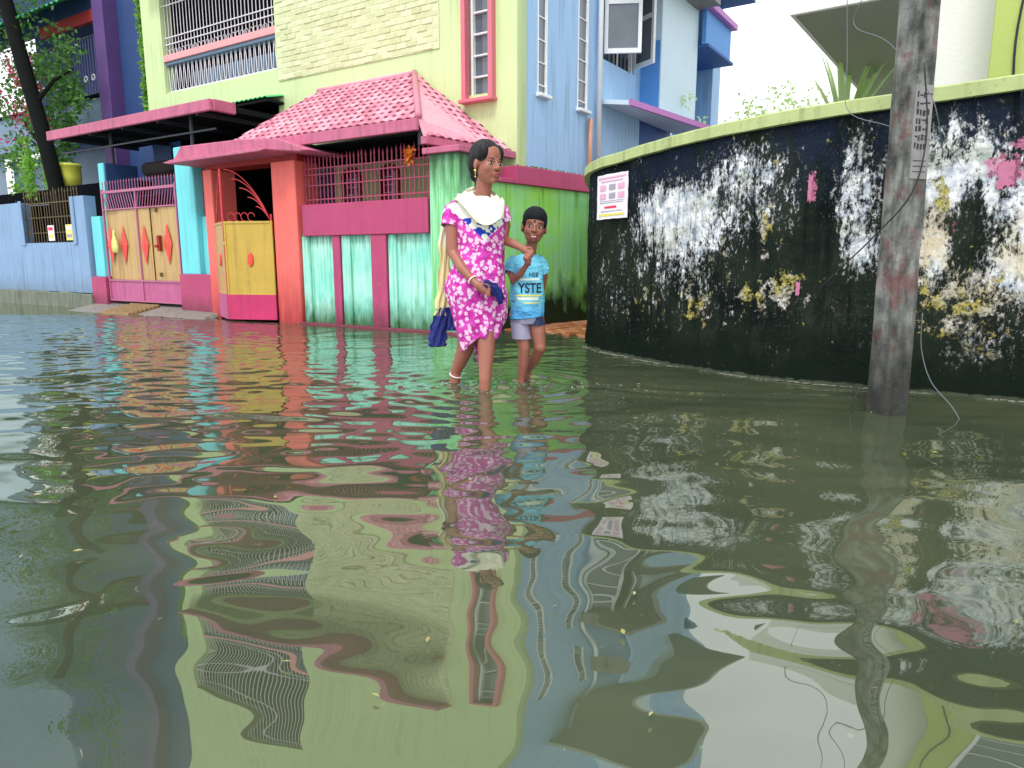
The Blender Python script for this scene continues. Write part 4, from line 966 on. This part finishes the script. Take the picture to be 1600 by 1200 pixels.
#PART_POLE
# ------------------------------------------------------------------ concrete pole and cables
PX, PY = 1.86, 3.42
po = empty('utility_pole', WORLD, PX, PY, 'square old concrete utility pole with faded red paint and a stencilled plate', 'pole')
pl_ = MB(); rings = []
for i in range(40):
    z = -.14+i*.18; h = .077-.0038*z+.0; lean = Vector((-.012*z, 0, 0)); ang = R(16.5)
    ring = []
    for cx, cy in ((-1, -.8), (-.8, -1), (.8, -1), (1, -.8), (1, .8), (.8, 1), (-.8, 1), (-1, .8)):
        x, y = cx*h*.92, cy*h*.92; j = .003*mnoise.noise(Vector((cx*3, cy*3, z*6)))
        ring.append((PX+lean.x+(x*math.cos(ang)-y*math.sin(ang))*(1+j*20), PY+(x*math.sin(ang)+y*math.cos(ang))*(1+j*20), z))
    rings.append(ring)
pl_.loft(rings).build('shaft', 'pole', po)
# plate on the right hand face
ang = R(16.5); fn = Vector((math.sin(ang), -math.cos(ang), 0)); fn = Vector((math.cos(ang-math.pi/2), math.sin(ang-math.pi/2), 0)); ft = Vector((-fn.y, fn.x, 0))
def onpole(a, z, d): return Vector((PX-.012*z, PY, 0))+fn*(.0708-.0035*z+d)+ft*a+Vector((0, 0, z))
def pbox(name, mat, par, a0, a1, z0, z1, d0, d1):
    q = [onpole(a, z, d) for z in (z0, z1) for a, d in ((a0, d1), (a1, d1), (a1, d0), (a0, d0))]
    return MB().hexa(q).build(name, mat, par)
M['plate'] = paint('grey white stencil paint', (.27, .26, .265), .3, 14, streak=(.08, .08, .08), samt=.8, dirt=.8); M['stencil'] = plain('stencil black', (.03, .03, .035), .8)
pt_ = pbox('number_plate', 'plate', po, -.050, .050, 1.12, 1.53, -.004, .004)
for r_ in range(7):
    z = 1.485-r_*.037; a = -.038
    while a < .03:
        w_ = random.uniform(.006, .014); zz = z+random.uniform(-.004, .004)
        pbox('stencil_mark', 'stencil', pt_, a, a+w_, zz-.012, zz+.012, .004, .0055) if random.random() < .6 else pbox('stencil_mark', 'stencil', pt_, a, a+w_*1.4, zz, zz+.006, .004, .0055)
        a += w_+.008
for r_ in range(3): pbox('stencil_mark', 'stencil', pt_, -.036, .036, 1.15+r_*.024, 1.153+r_*.024, .004, .0055)
def cable(pts, r, mat, lab):
    P_ = [Vector(p) for p in pts]; out = []
    for i in range(len(P_)-1):
        p0, p1, p2, p3 = P_[max(i-1, 0)], P_[i], P_[i+1], P_[min(i+2, len(P_)-1)]
        for j in range(6):
            q = j/6; out.append(.5*((2*p1)+(p2-p0)*q+(2*p0-5*p1+4*p2-p3)*q*q+(3*p1-p0-3*p2+p3)*q**3))
    out.append(P_[-1]); at = P_[0]
    lone('cable', MB().tube(out, r, 6), mat, WORLD, lab, 'cable', smooth=True, at=tuple(at))
cable([(1.80, 3.27, 1.60), (1.835, 3.26, 1.3), (1.80, 3.27, 1.05), (1.70, 3.38, .86), (1.60, 3.5, .70), (1.55, 3.6, .60)], .0035, 'cable', 'black cable curving across the pole towards the mouldy wall')
cable([(1.99, 3.42, .50), (2.0, 3.42, .33), (2.04, 3.38, .17), (2.12, 3.33, .06), (2.16, 3.3, -.02)], .0026, 'cable_grey', 'grey cable hanging from the pole into the water on its right')
cable([(1.72, 3.40, .14), (1.68, 3.38, .10), (1.665, 3.38, .04), (1.66, 3.38, -.02)], .003, 'cable', 'short black wire end dipping in the water at the pole foot')
cable([(1.86, 3.6, 2.6), (1.72, 3.7, 2.05), (1.70, 3.75, 1.9), (1.75, 3.5, 1.75), (1.84, 3.3, 1.5), (1.89, 3.27, 1.35), (2.0, 3.4, 1.22)], .002, 'cable_grey', 'thin grey wire looping in front of the pole from the wall top')
cable([(1.71, 3.9, 2.7), (1.69, 3.85, 2.2), (1.70, 3.8, 1.75), (1.70, 3.75, 1.5), (1.78, 3.5, 1.38), (1.86, 3.28, 1.28)], .002, 'cable_grey', 'thin wire dropping beside the pole and tied across it')

#PART_PEOPLE
# ------------------------------------------------------------------ people
def head(mb, c, F_, U_, s=1.0, child=False):
    F_ = Vector(F_).normalized(); U_ = Vector(U_); U_ = (U_-F_*U_.dot(F_)).normalized(); X_ = F_.cross(U_)
    rot = Matrix((X_, F_, U_)).transposed(); c = Vector(c)
    P = lambda x, y, z: c+rot @ Vector((x*s, y*s, z*s))
    def el(x, y, z, a, b, d): mb.ball(P(x, y, z), (a*s, b*s, d*s), rot, 18, 12)
    el(0, -.012, .030, .073, .089, .084)
    if child:
        el(0, .020, -.026, .061, .062, .066); el(0, .054, -.074, .024, .024, .020)
    else:
        el(0, .018, -.032, .060, .067, .072); el(0, .055, -.082, .023, .023, .019)
    mb.limb([P(0, .080, .006), P(0, .089, -.012), P(0, .095, -.026)], (.006*s, .0075*s, .0105*s), 10)
    for k in (-1, 1):
        el(k*.0105, .087, -.028, .008, .009, .007); el(k*.031, .046, -.024, .027, .031, .034)
        el(k*.072, -.004, -.010, .008, .016, .026); el(k*.024, .034, -.058, .026, .032, .030)
    el(0, .066, .012, .040, .014, .016); el(0, .076, -.052, .022, .010, .008); el(0, .073, -.064, .018, .010, .008)
    return P, rot
def add_face(par, P, rot, s, lip, smile=False):
    for k in (-1, 1):
        e = MB().ball(P(k*.030, .0745, -.001), (.0135*s, .0065*s, .0060*s), rot, 14, 8).build('eye', 'eye_white', par, smooth=True)
        MB().ball(P(k*.030+.002, .0790, -.001), (.0066*s, .0030*s, .0062*s), rot, 12, 8).build('iris', 'eye_dark', e, smooth=True)
        MB().tube([P(k*.030+q*.015, .0800-.005*abs(q), .0062-.003*q*q) for q in (-1, -.5, 0, .5, 1)], .0019*s, 6).build('eyelid', 'brow', e)
        MB().tube([P(k*.031+q*.018, .0800-.010*max(0, q*k), .0215-.003*q*q) for q in (-1, -.5, 0, .5, 1)], [.0015*s, .0026*s, .003*s, .0024*s, .001*s], 6).build('eyebrow', 'brow', par)
    m = MB()
    if not smile:
        m.limb([P(-.021, .0800, -.0545), P(-.008, .0885, -.052), P(0, .0890, -.0535), P(.008, .0885, -.052), P(.021, .0800, -.0545)], [.002*s, .004*s, .004*s, .004*s, .002*s], 8)
        m.limb([P(-.018, .0800, -.058), P(0, .0865, -.0635), P(.018, .0800, -.058)], [.002*s, .0055*s, .002*s], 8)
    else:
        m.limb([P(-.028, .0760, -.046), P(-.012, .0885, -.052), P(0, .0895, -.053), P(.012, .0885, -.052), P(.028, .0760, -.046)], [.002*s, .003*s, .003*s, .003*s, .002*s], 8)
        m.limb([P(-.026, .0760, -.050), P(-.012, .0845, -.066), P(0, .0860, -.070), P(.012, .0845, -.066), P(.026, .0760, -.050)], [.002*s, .0035*s, .0045*s, .0035*s, .002*s], 8)
        MB().ball(P(0, .0790, -.0595), (.018*s, .009*s, .0058*s), rot, 14, 8).build('teeth', 'teeth', par, smooth=True)
    m.build('lips', lip, par, smooth=True)
def finger(mb, a, b, c, d, r): mb.limb([a, b, c, d], (r, r*.95, r*.88, r*.72), 8)

# --- woman: stands in ankle deep water, plane of the figure 4.2 m from the camera
WX, WY = -.23, 4.2
wo_ = empty('person', WORLD, WX, WY, 'woman in pink floral dress and cream scarf wading and holding the boy\'s hand', 'person')
def V(x, y, z): return Vector((WX+x, WY+y, z))
bd = MB()
HC = V(.088, -.01, 1.295); HF = Vector((.62, -.78, -.05)); HS = 1.10
HP, HR = head(bd, HC, HF, (0.02, 0, 1), HS)
bd.limb([V(.050, .035, 1.06), V(.060, .022, 1.13), V(.074, .010, 1.22)], (.068, .049, .047), 14)      # neck
bd.limb([V(-.085, .03, 1.045), V(.03, .03, 1.07), V(.150, .035, 1.045)], (.052, .060, .050), 14)       # shoulders
bd.limb([V(.035, .02, 1.03), V(.04, .01, .90), V(.04, .01, .80), V(.03, .01, .62)], (.095, .095, .09, .115), 14)
# right arm (viewer's left), hand gathering the skirt
bd.limb([V(-.110, .01, 1.03), V(-.120, -.02, .93), V(-.112, -.045, .795), V(-.055, -.12, .705), V(.015, -.165, .632)], (.046, .041, .034, .031, .021), 12)
hc = V(.052, -.178, .598)
bd.limb([V(.015, -.165, .632), hc+Vector((-.012, 0, .012)), hc+Vector((.020, -.002, -.012))], (.021, .025, .023), 10)
for k in range(4):
    o = Vector((.030+.000*k, -.010, .012-k*.0155)); L = (.9, 1, .95, .8)[k]
    a = hc+o; finger(bd, a, a+Vector((.022, -.012, -.006))*L, a+Vector((.026, .006, -.018))*L, a+Vector((.008, .018, -.024))*L, .0082)
finger(bd, hc+Vector((-.002, -.006, .014)), hc+Vector((.018, -.018, .022)), hc+Vector((.038, -.022, .020)), hc+Vector((.052, -.018, .010)), .0088)
# left arm reaching to the boy
bd.limb([V(.165, .03, 1.03), V(.185, .04, .95), V(.180, .02, .868), V(.240, -.05, .845), V(.283, -.085, .822)], (.042, .038, .031, .026, .019), 12)
hl = V(.305, -.10, .808)
bd.limb([V(.283, -.085, .822), hl, hl+Vector((.022, -.008, -.014))], (.019, .023, .020), 10)
for k in range(4):
    a = hl+Vector((.022-.010*k, -.016, -.002-k*.012)); finger(bd, a, a+Vector((.020, -.016, -.010)), a+Vector((.026, -.008, -.026)), a+Vector((.014, .006, -.034)), .0072)
finger(bd, hl+Vector((.004, -.010, .014)), hl+Vector((.022, -.022, .016)), hl+Vector((.036, -.026, .008)), hl+Vector((.044, -.024, -.004)), .0078)
# legs
bd.limb([V(-.015, .03, .60), V(-.020, .02, .33), V(-.062, .06, .20), V(-.118, .105, .07), V(-.128, .11, -.03), V(-.122, .10, -.10)], (.09, .060, .050, .034, .032, .032), 14)
bd.limb([V(.075, -.01, .60), V(.075, -.055, .33), V(.078, -.085, .21), V(.071, -.125, .06), V(.070, -.13, -.03), V(.072, -.13, -.10)], (.09, .060, .049, .035, .031, .033), 14)
bd.limb([V(-.120, .10, -.10), V(-.07, .04, -.118), V(-.045, .01, -.125)], (.032, .026, .018), 10)
bd.limb([V(.072, -.13, -.10), V(.10, -.21, -.118), V(.115, -.245, -.125)], (.034, .026, .018), 10)
body = bd.build('body', 'skin', wo_, smooth=True); fuse(body, .0038, 8)
add_face(body, HP, HR, HS, 'lip')
# hair: pulled back from a side parting into a low knot
hm = MB()
s = HS
hm.ball(HP(0, -.024, .046), (.080*s, .090*s, .081*s), HR, 24, 16)
hm.ball(HP(0, -.050, .004), (.081*s, .060*s, .088*s), HR, 22, 14)
hm.ball(HP(0, -.088, -.050), (.040*s, .036*s, .044*s), HR, 16, 10)
hm.ball(HP(0, -.070, -.10), (.024*s, .024*s, .045*s), HR, 12, 8)
for k in (-1, 1): hm.ball(HP(k*.050, .016, .050), (.030*s, .046*s, .050*s), HR, 16, 12)
hr = hm.build('hair', 'hair', wo_, smooth=True); fuse(hr, .004, 6)
for k in (-1, 1):
    ep = HP(k*.078, .004, -.040)
    er = MB().ball(ep, .0085, None, 10, 8).build('earring', 'gold', wo_, smooth=True)
    MB().tube([ep+Vector((0, 0, -.008)), ep+Vector((.001, 0, -.03))], .0022, 6).ball(ep+Vector((.001, 0, -.034)), .005, None, 8, 6).build('drop', 'gold', er, smooth=True)
MB().ball(HP(0, .079, .034), (.003, .002, .003), HR, 8, 6).build('forehead_dot', 'lintel_red', wo_)
def ring_at(c, nrm, r, th, name, mat, par):
    n_ = Vector(nrm).normalized(); a = n_.orthogonal().normalized(); b = n_.cross(a); c = Vector(c)
    return MB().tube([c+a*math.cos(q)*r+b*math.sin(q)*r for q in [k*math.pi/9 for k in range(19)]], th, 6).build(name, mat, par, smooth=True)
ring_at(V(.006, -.158, .642), (.07, -.05, -.07), .027, .0048, 'bangle', 'bangle', wo_)
ring_at(V(.000, -.154, .650), (.07, -.05, -.07), .027, .0028, 'bangle', 'ink_red', wo_)
ring_at(V(-.118, .105, .052), (-.3, .3, -1), .037, .004, 'anklet', 'bangle', wo_)

# dress
def dress():
    keys = [(1.115, .050, .020, .062, .058), (1.095, .038, .022, .110, .080), (1.065, .032, .020, .158, .100), (1.02, .034, .015, .160, .112), (.96, .042, .008, .148, .122), (.88, .045, .002, .140, .120), (.80, .042, 0, .140, .118),
            (.73, .034, -.004, .150, .124), (.66, .026, -.006, .166, .134), (.59, .020, -.006, .178, .140), (.52, .026, -.004, .178, .138), (.44, .036, -.004, .160, .130), (.36, .042, -.006, .140, .122), (.27, .044, -.008, .120, .112)]
    ks = np.array(keys); N_ = 96; rows = []; zz = np.concatenate([np.linspace(1.115, .27, 74)])
    for i, z in enumerate(zz):
        f = lambda c: float(np.interp(-z, -ks[:, 0], ks[:, c])); cx, cy, rx, ry = f(1), f(2), f(3), f(4)
        dn_ = np.clip((1.0-z)/.7, 0, 1); row = []
        for k in range(N_):
            a = 2*math.pi*k/N_; x, y = math.cos(a), math.sin(a)
            w_ = dn_*(.040*math.sin(9*a+2*math.sin(z*9))+.032*math.sin(15*a+z*7+1)+.025*math.sin(5*a-z*12))
            w_ += .09*mnoise.noise(Vector((x*2.2, y*2.2, z*7)))*(.3+dn_)-.035*abs(math.sin(6*a+z*5))*np.clip((.62-z)/.2, 0, 1)
            # gathers pulled towards the hand
            g = math.exp(-(((a-4.95+math.pi*2) % (2*math.pi))/.5)**2)*math.exp(-((z-.60)/.16)**2); w_ -= .10*g
            px_, py_ = cx+rx*x*(1+w_), cy+ry*y*(1+w_)
            # hem: low on the left, lifted on the right
            low = np.clip((.60-z)/.33, 0, 1); zh = z+low*(.030*x*1.0+.018*math.sin(a*3+.5))+low*.02-(low**2)*.035*max(0, -x)
            row.append(V(px_, py_, zh))
        rows.append(row)
    inner = [[Vector(p)+(V(.035, 0, p.z)-Vector(p))*.05 for p in r] for r in reversed(rows[30:])]
    return MB().loft(rows+inner, cap=(False, False))
dr = dress().build('dress', 'floral', wo_, smooth=True)
# sleeves
for pts, rs in (([V(-.075, .02, 1.062), V(-.112, .008, 1.03), V(-.124, -.006, .985), V(-.130, -.016, .945)], (.050, .058, .055, .053)), ([V(.12, .03, 1.06), V(.165, .03, 1.03), V(.183, .035, .97)], (.05, .053, .050))):
    MB().tube(pts, list(rs), 20, cap=False).build('sleeve', 'floral', dr, smooth=True)
# hanging back hem between the legs
fl_ = []
for i in range(10):
    z = .34-i*.025; w_ = .070-.0045*i
    fl_.append([V(.040+.02*i/9+w_*q, .03+.014*math.sin(q*9+i*.3), z-.02*abs(q)) for q in np.linspace(-1, 1, 13)])
MB().loft(fl_, closed=False).build('hem_fold', 'floral', dr, smooth=True)
# scarf: U over the chest, one tail behind the shoulder
def ribbon(path, widths, wdir, puff=.012, n=14, seedk=0):
    rows = []; P_ = [Vector(p) for p in path]
    for i, p in enumerate(P_):
        wd = Vector(wdir[i] if isinstance(wdir, list) else wdir).normalized(); d = (P_[min(i+1, len(P_)-1)]-P_[max(i-1, 0)]).normalized(); nn_ = d.cross(wd).normalized(); w_ = widths[i]; row = []
        for k in range(2*n):
            q = -1+2*(k % n)/(n-1) if k < n else 1-2*(k % n)/(n-1); sgn = 1 if k < n else -1
            row.append(p+wd*w_*q+nn_*(sgn*(puff*(1-q*q)+.0015)+.007*math.sin(q*8+seedk+i*.35)+.0055*math.sin(q*17+seedk*2-i*.22)))
        rows.append(row)
    return MB().loft(rows)
def smoothpath(P_, n=6):
    P_ = [Vector(p) for p in P_]; out = []
    for i in range(len(P_)-1):
        p0, p1, p2, p3 = P_[max(i-1, 0)], P_[i], P_[i+1], P_[min(i+2, len(P_)-1)]
        for j in range(n): q = j/n; out.append(.5*((2*p1)+(p2-p0)*q+(2*p0-5*p1+4*p2-p3)*q*q+(3*p1-p0-3*p2+p3)*q**3))
    out.append(P_[-1]); return out
pth = smoothpath([V(-.075, .06, 1.095), V(-.050, -.030, 1.112), V(-.008, -.085, 1.080), V(.045, -.120, 1.015), V(.095, -.128, .995), V(.140, -.110, 1.025), V(.150, -.050, 1.090), V(.140, .05, 1.10)])
n_ = len(pth); c_ = V(.055, -.0, 1.13)
wd = [((p-c_).normalized()+Vector((0, 0, -.15))) for p in pth]
sc = ribbon(pth, [.044+.024*math.sin(math.pi*i/(n_-1)) for i in range(n_)], wd, .014).build('scarf', 'scarf', wo_, smooth=True)
nb = smoothpath([V(-.075, .06, 1.095), V(-.02, .09, 1.14), V(.06, .095, 1.15), V(.14, .05, 1.10)])
ribbon(nb, [.035]*len(nb), (0, .2, 1), .012).build('scarf_back', 'scarf', sc, smooth=True)
tl = smoothpath([V(-.060, .06, 1.095), V(-.125, .075, 1.05), V(-.165, .08, .93), V(-.172, .085, .78), V(-.178, .085, .62), V(-.192, .08, .50), V(-.205, .075, .42)])
m_ = len(tl); ribbon(tl, [.030+.012*(i/m_)+.006*math.sin(i*.9) for i in range(m_)], (1, .25, 0), .012, seedk=2).build('scarf_tail', 'scarf', sc, smooth=True)
te = smoothpath([V(-.175, .085, .47), V(-.195, .08, .42), V(-.215, .075, .34), V(-.225, .07, .26), V(-.222, .065, .235)])
ribbon(te, [.035+.020*min(1, i/8)+.006*math.sin(i*1.3) for i in range(len(te))], (1, .3, 0), .020, seedk=1).build('scarf_end', 'navy_cloth', sc, smooth=True, label='navy blue end of the scarf')
te = smoothpath([V(-.130, .095, .47), V(-.12, .09, .42), V(-.115, .085, .36), V(-.12, .08, .33)])
ribbon(te, [.030+.018*min(1, i/8) for i in range(len(te))], (1, .2, 0), .016, seedk=4).build('scarf_end', 'navy_cloth', sc, smooth=True)
cl = smoothpath([V(.070, -.185, .625), V(.105, -.18, .605), V(.140, -.172, .58), V(.165, -.165, .545), V(.168, -.16, .53)])
lone('folded_cloth', ribbon(cl, [.020, .022]+[.024+.012*min(1, i/9)+.004*math.sin(i) for i in range(len(cl)-2)], (.35, 0, 1), .018, seedk=3), 'navy_cloth', WORLD, 'dark blue folded cloth held in the woman\'s right hand', 'cloth', smooth=True, at=tuple(cl[0]))

# --- boy
BX, BY = .08, 4.33
bo = empty('person', WORLD, BX, BY, 'smiling boy in sky blue printed shirt and grey lilac shorts wading beside the woman', 'person')
def Q(x, y, z): return Vector((BX+x, BY+y, z))
bd = MB()
BHC = Q(.052, -.03, .945); BS = .98
BP, BR = head(bd, BHC, (.02, -1, .02), (.12, 0, 1), BS, child=True)
bd.limb([Q(.020, .0, .745), Q(.030, -.005, .80), Q(.042, -.012, .87)], (.038, .036, .036), 12)
bd.limb([Q(-.055, .01, .745), Q(.01, .01, .755), Q(.075, .01, .745)], (.034, .040, .034), 12)
bd.limb([Q(.01, .01, .72), Q(.01, .01, .58), Q(.012, .01, .44)], (.07, .072, .078), 12)
# right arm: elbow bent, hand up to the woman's hand
bd.limb([Q(-.070, .005, .735), Q(-.085, -.02, .68), Q(-.072, -.05, .630), Q(-.030, -.10, .672), Q(.000, -.135, .715)], (.032, .028, .023, .021, .016), 10)
bh_ = Q(.012, -.150, .735)
bd.limb([Q(.000, -.135, .715), bh_, bh_+Vector((.008, -.006, .016))], (.016, .019, .016), 10)
for k in range(4):
    a = bh_+Vector((.014, -.012+.001*k, .018-k*.010)); finger(bd, a, a+Vector((-.004, -.016, .008)), a+Vector((-.018, -.018, .012)), a+Vector((-.026, -.008, .010)), .0062)
finger(bd, bh_+Vector((-.010, -.006, .008)), bh_+Vector((-.020, -.016, .016)), bh_+Vector((-.024, -.018, .028)), bh_+Vector((-.020, -.014, .036)), .0066)
# left arm swings behind him
bd.limb([Q(.095, .01, .735), Q(.115, .05, .66), Q(.108, .085, .585), Q(.085, .12, .52), Q(.075, .13, .47)], (.031, .027, .022, .019, .014), 10)
lh = Q(.073, .132, .455); bd.limb([lh, lh+Vector((0, -.004, -.03))], (.017, .016), 8)
for k in range(4):
    a = lh+Vector((-.014+.009*k, 0, -.035)); finger(bd, a, a+Vector((0, -.004, -.014)), a+Vector((0, -.010, -.026)), a+Vector((0, -.016, -.034)), .0056)
finger(bd, lh+Vector((-.014, -.004, -.008)), lh+Vector((-.022, -.012, -.020)), lh+Vector((-.024, -.016, -.030)), lh+Vector((-.022, -.018, -.038)), .006)
# legs: right planted, left bent and trailing
bd.limb([Q(-.035, .01, .42), Q(-.020, -.02, .30), Q(-.004, -.035, .215), Q(-.012, -.025, .12), Q(-.022, -.015, .02), Q(-.024, -.012, -.10)], (.062, .048, .036, .035, .023, .024), 12)
bd.limb([Q(-.024, -.012, -.10), Q(-.02, -.07, -.118), Q(-.018, -.11, -.125)], (.025, .02, .014), 10)
bd.limb([Q(.055, .01, .42), Q(.082, -.03, .31), Q(.092, -.05, .225), Q(.060, .03, .14), Q(.020, .10, .06), Q(.012, .115, -.02)], (.062, .046, .037, .034, .023, .022), 12)
bd.limb([Q(.012, .115, -.02), Q(.015, .06, -.06), Q(.018, .03, -.08)], (.024, .02, .014), 10)
body = bd.build('body', 'skin_boy', bo, smooth=True); fuse(body, .0038, 5)
add_face(body, BP, BR, BS, 'lip_boy', True)
hm = MB()
hm.ball(BP(0, -.012, .056), (.0765*BS, .0895*BS, .072*BS), BR, 24, 16)
for k in (-1, 1): hm.ball(BP(k*.060, .022, .035), (.016*BS, .028*BS, .040*BS), BR, 14, 10)
hm.ball(BP(0, -.036, .012), (.079*BS, .074*BS, .080*BS), BR, 24, 16)
hr = hm.build('hair', 'hair_short', bo, smooth=True); fuse(hr, .004, 4)
MB().ball(BP(.004, .0800, .030), (.0055, .003, .008), BR, 10, 8).build('forehead_mark', 'brow', bo, smooth=True)
# shirt
def shirt():
    ks = np.array([(.790, .025, .0, .036, .040), (.780, .018, .005, .066, .050), (.760, .010, .008, .098, .062), (.72, .010, .008, .104, .078), (.66, .010, .006, .100, .086), (.58, .012, .004, .100, .090), (.50, .014, .002, .102, .094), (.44, .014, .0, .104, .096), (.40, .012, .0, .108, .100)])
    N_ = 72; rows = []
    for z in np.linspace(.790, .405, 46):
        f = lambda c: float(np.interp(-z, -ks[:, 0], ks[:, c])); cx, cy, rx, ry = f(1), f(2), f(3), f(4); dn_ = np.clip((.75-z)/.3, 0, 1); row = []
        for k in range(N_):
            a = 2*math.pi*k/N_; x, y = math.cos(a), math.sin(a)
            w_ = dn_*(.026*math.sin(6*a+z*26)+.018*math.sin(13*a-z*34))+.10*mnoise.noise(Vector((x*2, y*2, z*12)))*dn_
            row.append(Q(cx+rx*x*(1+w_), cy+ry*y*(1+w_), z+dn_*.012*x))
        rows.append(row)
    inner = [[Vector(p)+(Q(.012, 0, p.z)-Vector(p))*.05 for p in r] for r in reversed(rows[30:])]
    return MB().loft(rows+inner, cap=(False, False))
smb = shirt(); st_ = smb.build('shirt', 'jersey', bo, smooth=True)
MB().tube([Q(-.055, .01, .755), Q(-.078, .0, .725), Q(-.092, -.018, .675)], [.040, .042, .040], 18, cap=False).build('sleeve', 'jersey', st_, smooth=True)
MB().tube([Q(.07, .01, .755), Q(.098, .015, .725), Q(.113, .035, .680)], [.040, .041, .038], 18, cap=False).build('sleeve', 'jersey', st_, smooth=True)
MB().tube([Q(.026+.036*math.cos(q), -.002+.041*math.sin(q), .79+.006*math.sin(q)) for q in [k*math.pi/10 for k in range(21)]], .005, 6).build('collar', 'navy_trim', st_, smooth=True)
bvh = BVHTree.FromPolygons([Vector(v) for v in smb.v], smb.f)
def onshirt(x, z, lift=.0022):
    h = bvh.ray_cast(Vector((BX+x, BY-1, z)), Vector((0, 1, 0)))
    return (BX+x, (h[0].y if h[0] else BY-.09)-lift, z)
def text(body_, size, x, z, mat, name, wide=1.0):
    cu = bpy.data.curves.new('t', 'FONT'); cu.body = body_; cu.size = size; cu.align_x = 'CENTER'; cu.offset = size*.022; cu.resolution_u = 3
    o = bpy.data.objects.new('t', cu); COL.objects.link(o); bpy.context.view_layer.update()
    me = bpy.data.meshes.new_from_object(o.evaluated_get(bpy.context.evaluated_depsgraph_get()))
    bm = bmesh.new(); bm.from_mesh(me); bmesh.ops.triangulate(bm, faces=bm.faces[:]); bmesh.ops.subdivide_edges(bm, edges=[e for e in bm.edges if e.calc_length() > size*.2], cuts=2, use_grid_fill=False)
    bmesh.ops.triangulate(bm, faces=bm.faces[:])
    off = OFF[bo.name]
    for v in bm.verts: p = onshirt(x+v.co.x*wide, z+v.co.y); v.co = Vector(p)-off
    bmesh.ops.recalc_face_normals(bm, faces=bm.faces[:]); bm.to_mesh(me); bm.free(); me.materials.clear(); me.materials.append(M[mat]); me.name = name
    bpy.data.objects.remove(o); p = bpy.data.objects.new(name, me); COL.objects.link(p); p.parent = st_; OFF[p.name] = off; return p
def strip(x0, x1, z0, z1, mat, name):
    m = MB(); xs = np.linspace(x0, x1, 12); m.loft([[onshirt(x, z) for x in xs] for z in (z0, (z0+z1)/2, z1)], closed=False); m.build(name, mat, st_)
strip(-.045, .085, .632, .645, 'print_pale', 'print_strip')
text('HEE', .034, .050, .655, 'print_navy', 'lettering')
text('YSTE', .082, .027, .560, 'print_navy', 'lettering', .78)
strip(-.055, .095, .538, .548, 'print_yellow', 'print_strip')
strip(-.050, .080, .515, .533, 'print_pale', 'print_strip')
strip(-.010, .085, .495, .502, 'print_yellow', 'print_strip')
# shorts: right leg pulled down, left riding up with navy piping
def tubeloft(pts, rx, ry, n=28, wob=.04):
    rows = []
    for i, (p, a_, b_) in enumerate(zip(pts, rx, ry)):
        rows.append([Vector(p)+Vector((a_*math.cos(q)*(1+wob*math.sin(5*q+i)), b_*math.sin(q)*(1+wob*math.sin(4*q+i*.7)), 0)) for q in [2*math.pi*k/n for k in range(n)]])
    return MB().loft(rows, cap=(False, False))
sh_ = tubeloft([Q(.012, 0, .46), Q(.012, 0, .42), Q(.010, 0, .39), Q(.008, 0, .37)], (.096, .098, .098, .094), (.088, .09, .088, .08)).build('shorts', 'shorts', bo, smooth=True)
tubeloft([Q(-.028, .0, .41), Q(-.028, -.005, .36), Q(-.024, -.012, .31), Q(-.020, -.015, .278)], (.062, .062, .060, .060), (.072, .068, .064, .062)).build('leg_sleeve', 'shorts', sh_, smooth=True)
tubeloft([Q(.056, .0, .41), Q(.062, -.008, .385), Q(.068, -.014, .362)], (.058, .056, .053), (.072, .066, .062)).build('leg_sleeve', 'navy_trim', sh_, smooth=True)

# ------------------------------------------------------------------ broken water at the feet, litter on the flood
fm = MB(); 
for cx, cy, n, sx in ((-.37, 4.27, 34, .08), (-.16, 4.02, 14, .05), (.09, 4.26, 36, .09), (.40, 4.22, 34, .16)):
    for _ in range(n):
        x, y = cx+random.gauss(0, sx), cy+random.gauss(0, .06)-.16*(0 if cx < .3 else 1)*random.random()*.3
        r_ = random.uniform(.001, .0035); fm.ball((x, y, .004+abs(random.gauss(0, .003))), (r_*random.uniform(1, 3.5), r_, r_*.6), None, 6, 4)
lone('foam', fm, 'foam', WORLD, '', '', kind='stuff', smooth=True, at=(0, 4.2, 0))
lt = MB()
for _ in range(46):
    y = random.uniform(1.0, 6.5); x = random.uniform(-.75, .8)*y; a = random.uniform(0, 6.3); L = random.uniform(.005, .014)
    b = len(lt.v); d = Vector((math.cos(a), math.sin(a), 0)); n_ = Vector((-d.y, d.x, 0)); p = Vector((x, y, .012))
    lt.v += [tuple(p-d*L), tuple(p+n_*L*.4+Vector((0, 0, .002))), tuple(p+d*L), tuple(p-n_*L*.4)]; lt.f.append((b, b+1, b+2, b+3))
M['litter'] = leafmat('floating litter', (.30, .26, .05), (.50, .46, .22))
lone('floating_litter', lt, 'litter', WORLD, '', '', kind='stuff', at=(0, 3, 0))

M['scum'] = plain('grey scum', (.20, .21, .17), .8, var=.5)
sc_ = MB()
for i in range(420):
    s_ = random.uniform(-.2, 4.5)**1.0; x, y, z = wpt(s_, .006, random.uniform(.012, .05)); r_ = random.uniform(.002, .009)
    sc_.ball((x, y, .004), (r_*2.2, r_, .002), None, 6, 3)
lone('scum_line', sc_, 'scum', WORLD, '', '', kind='stuff', at=(1.6, 4.6, 0))
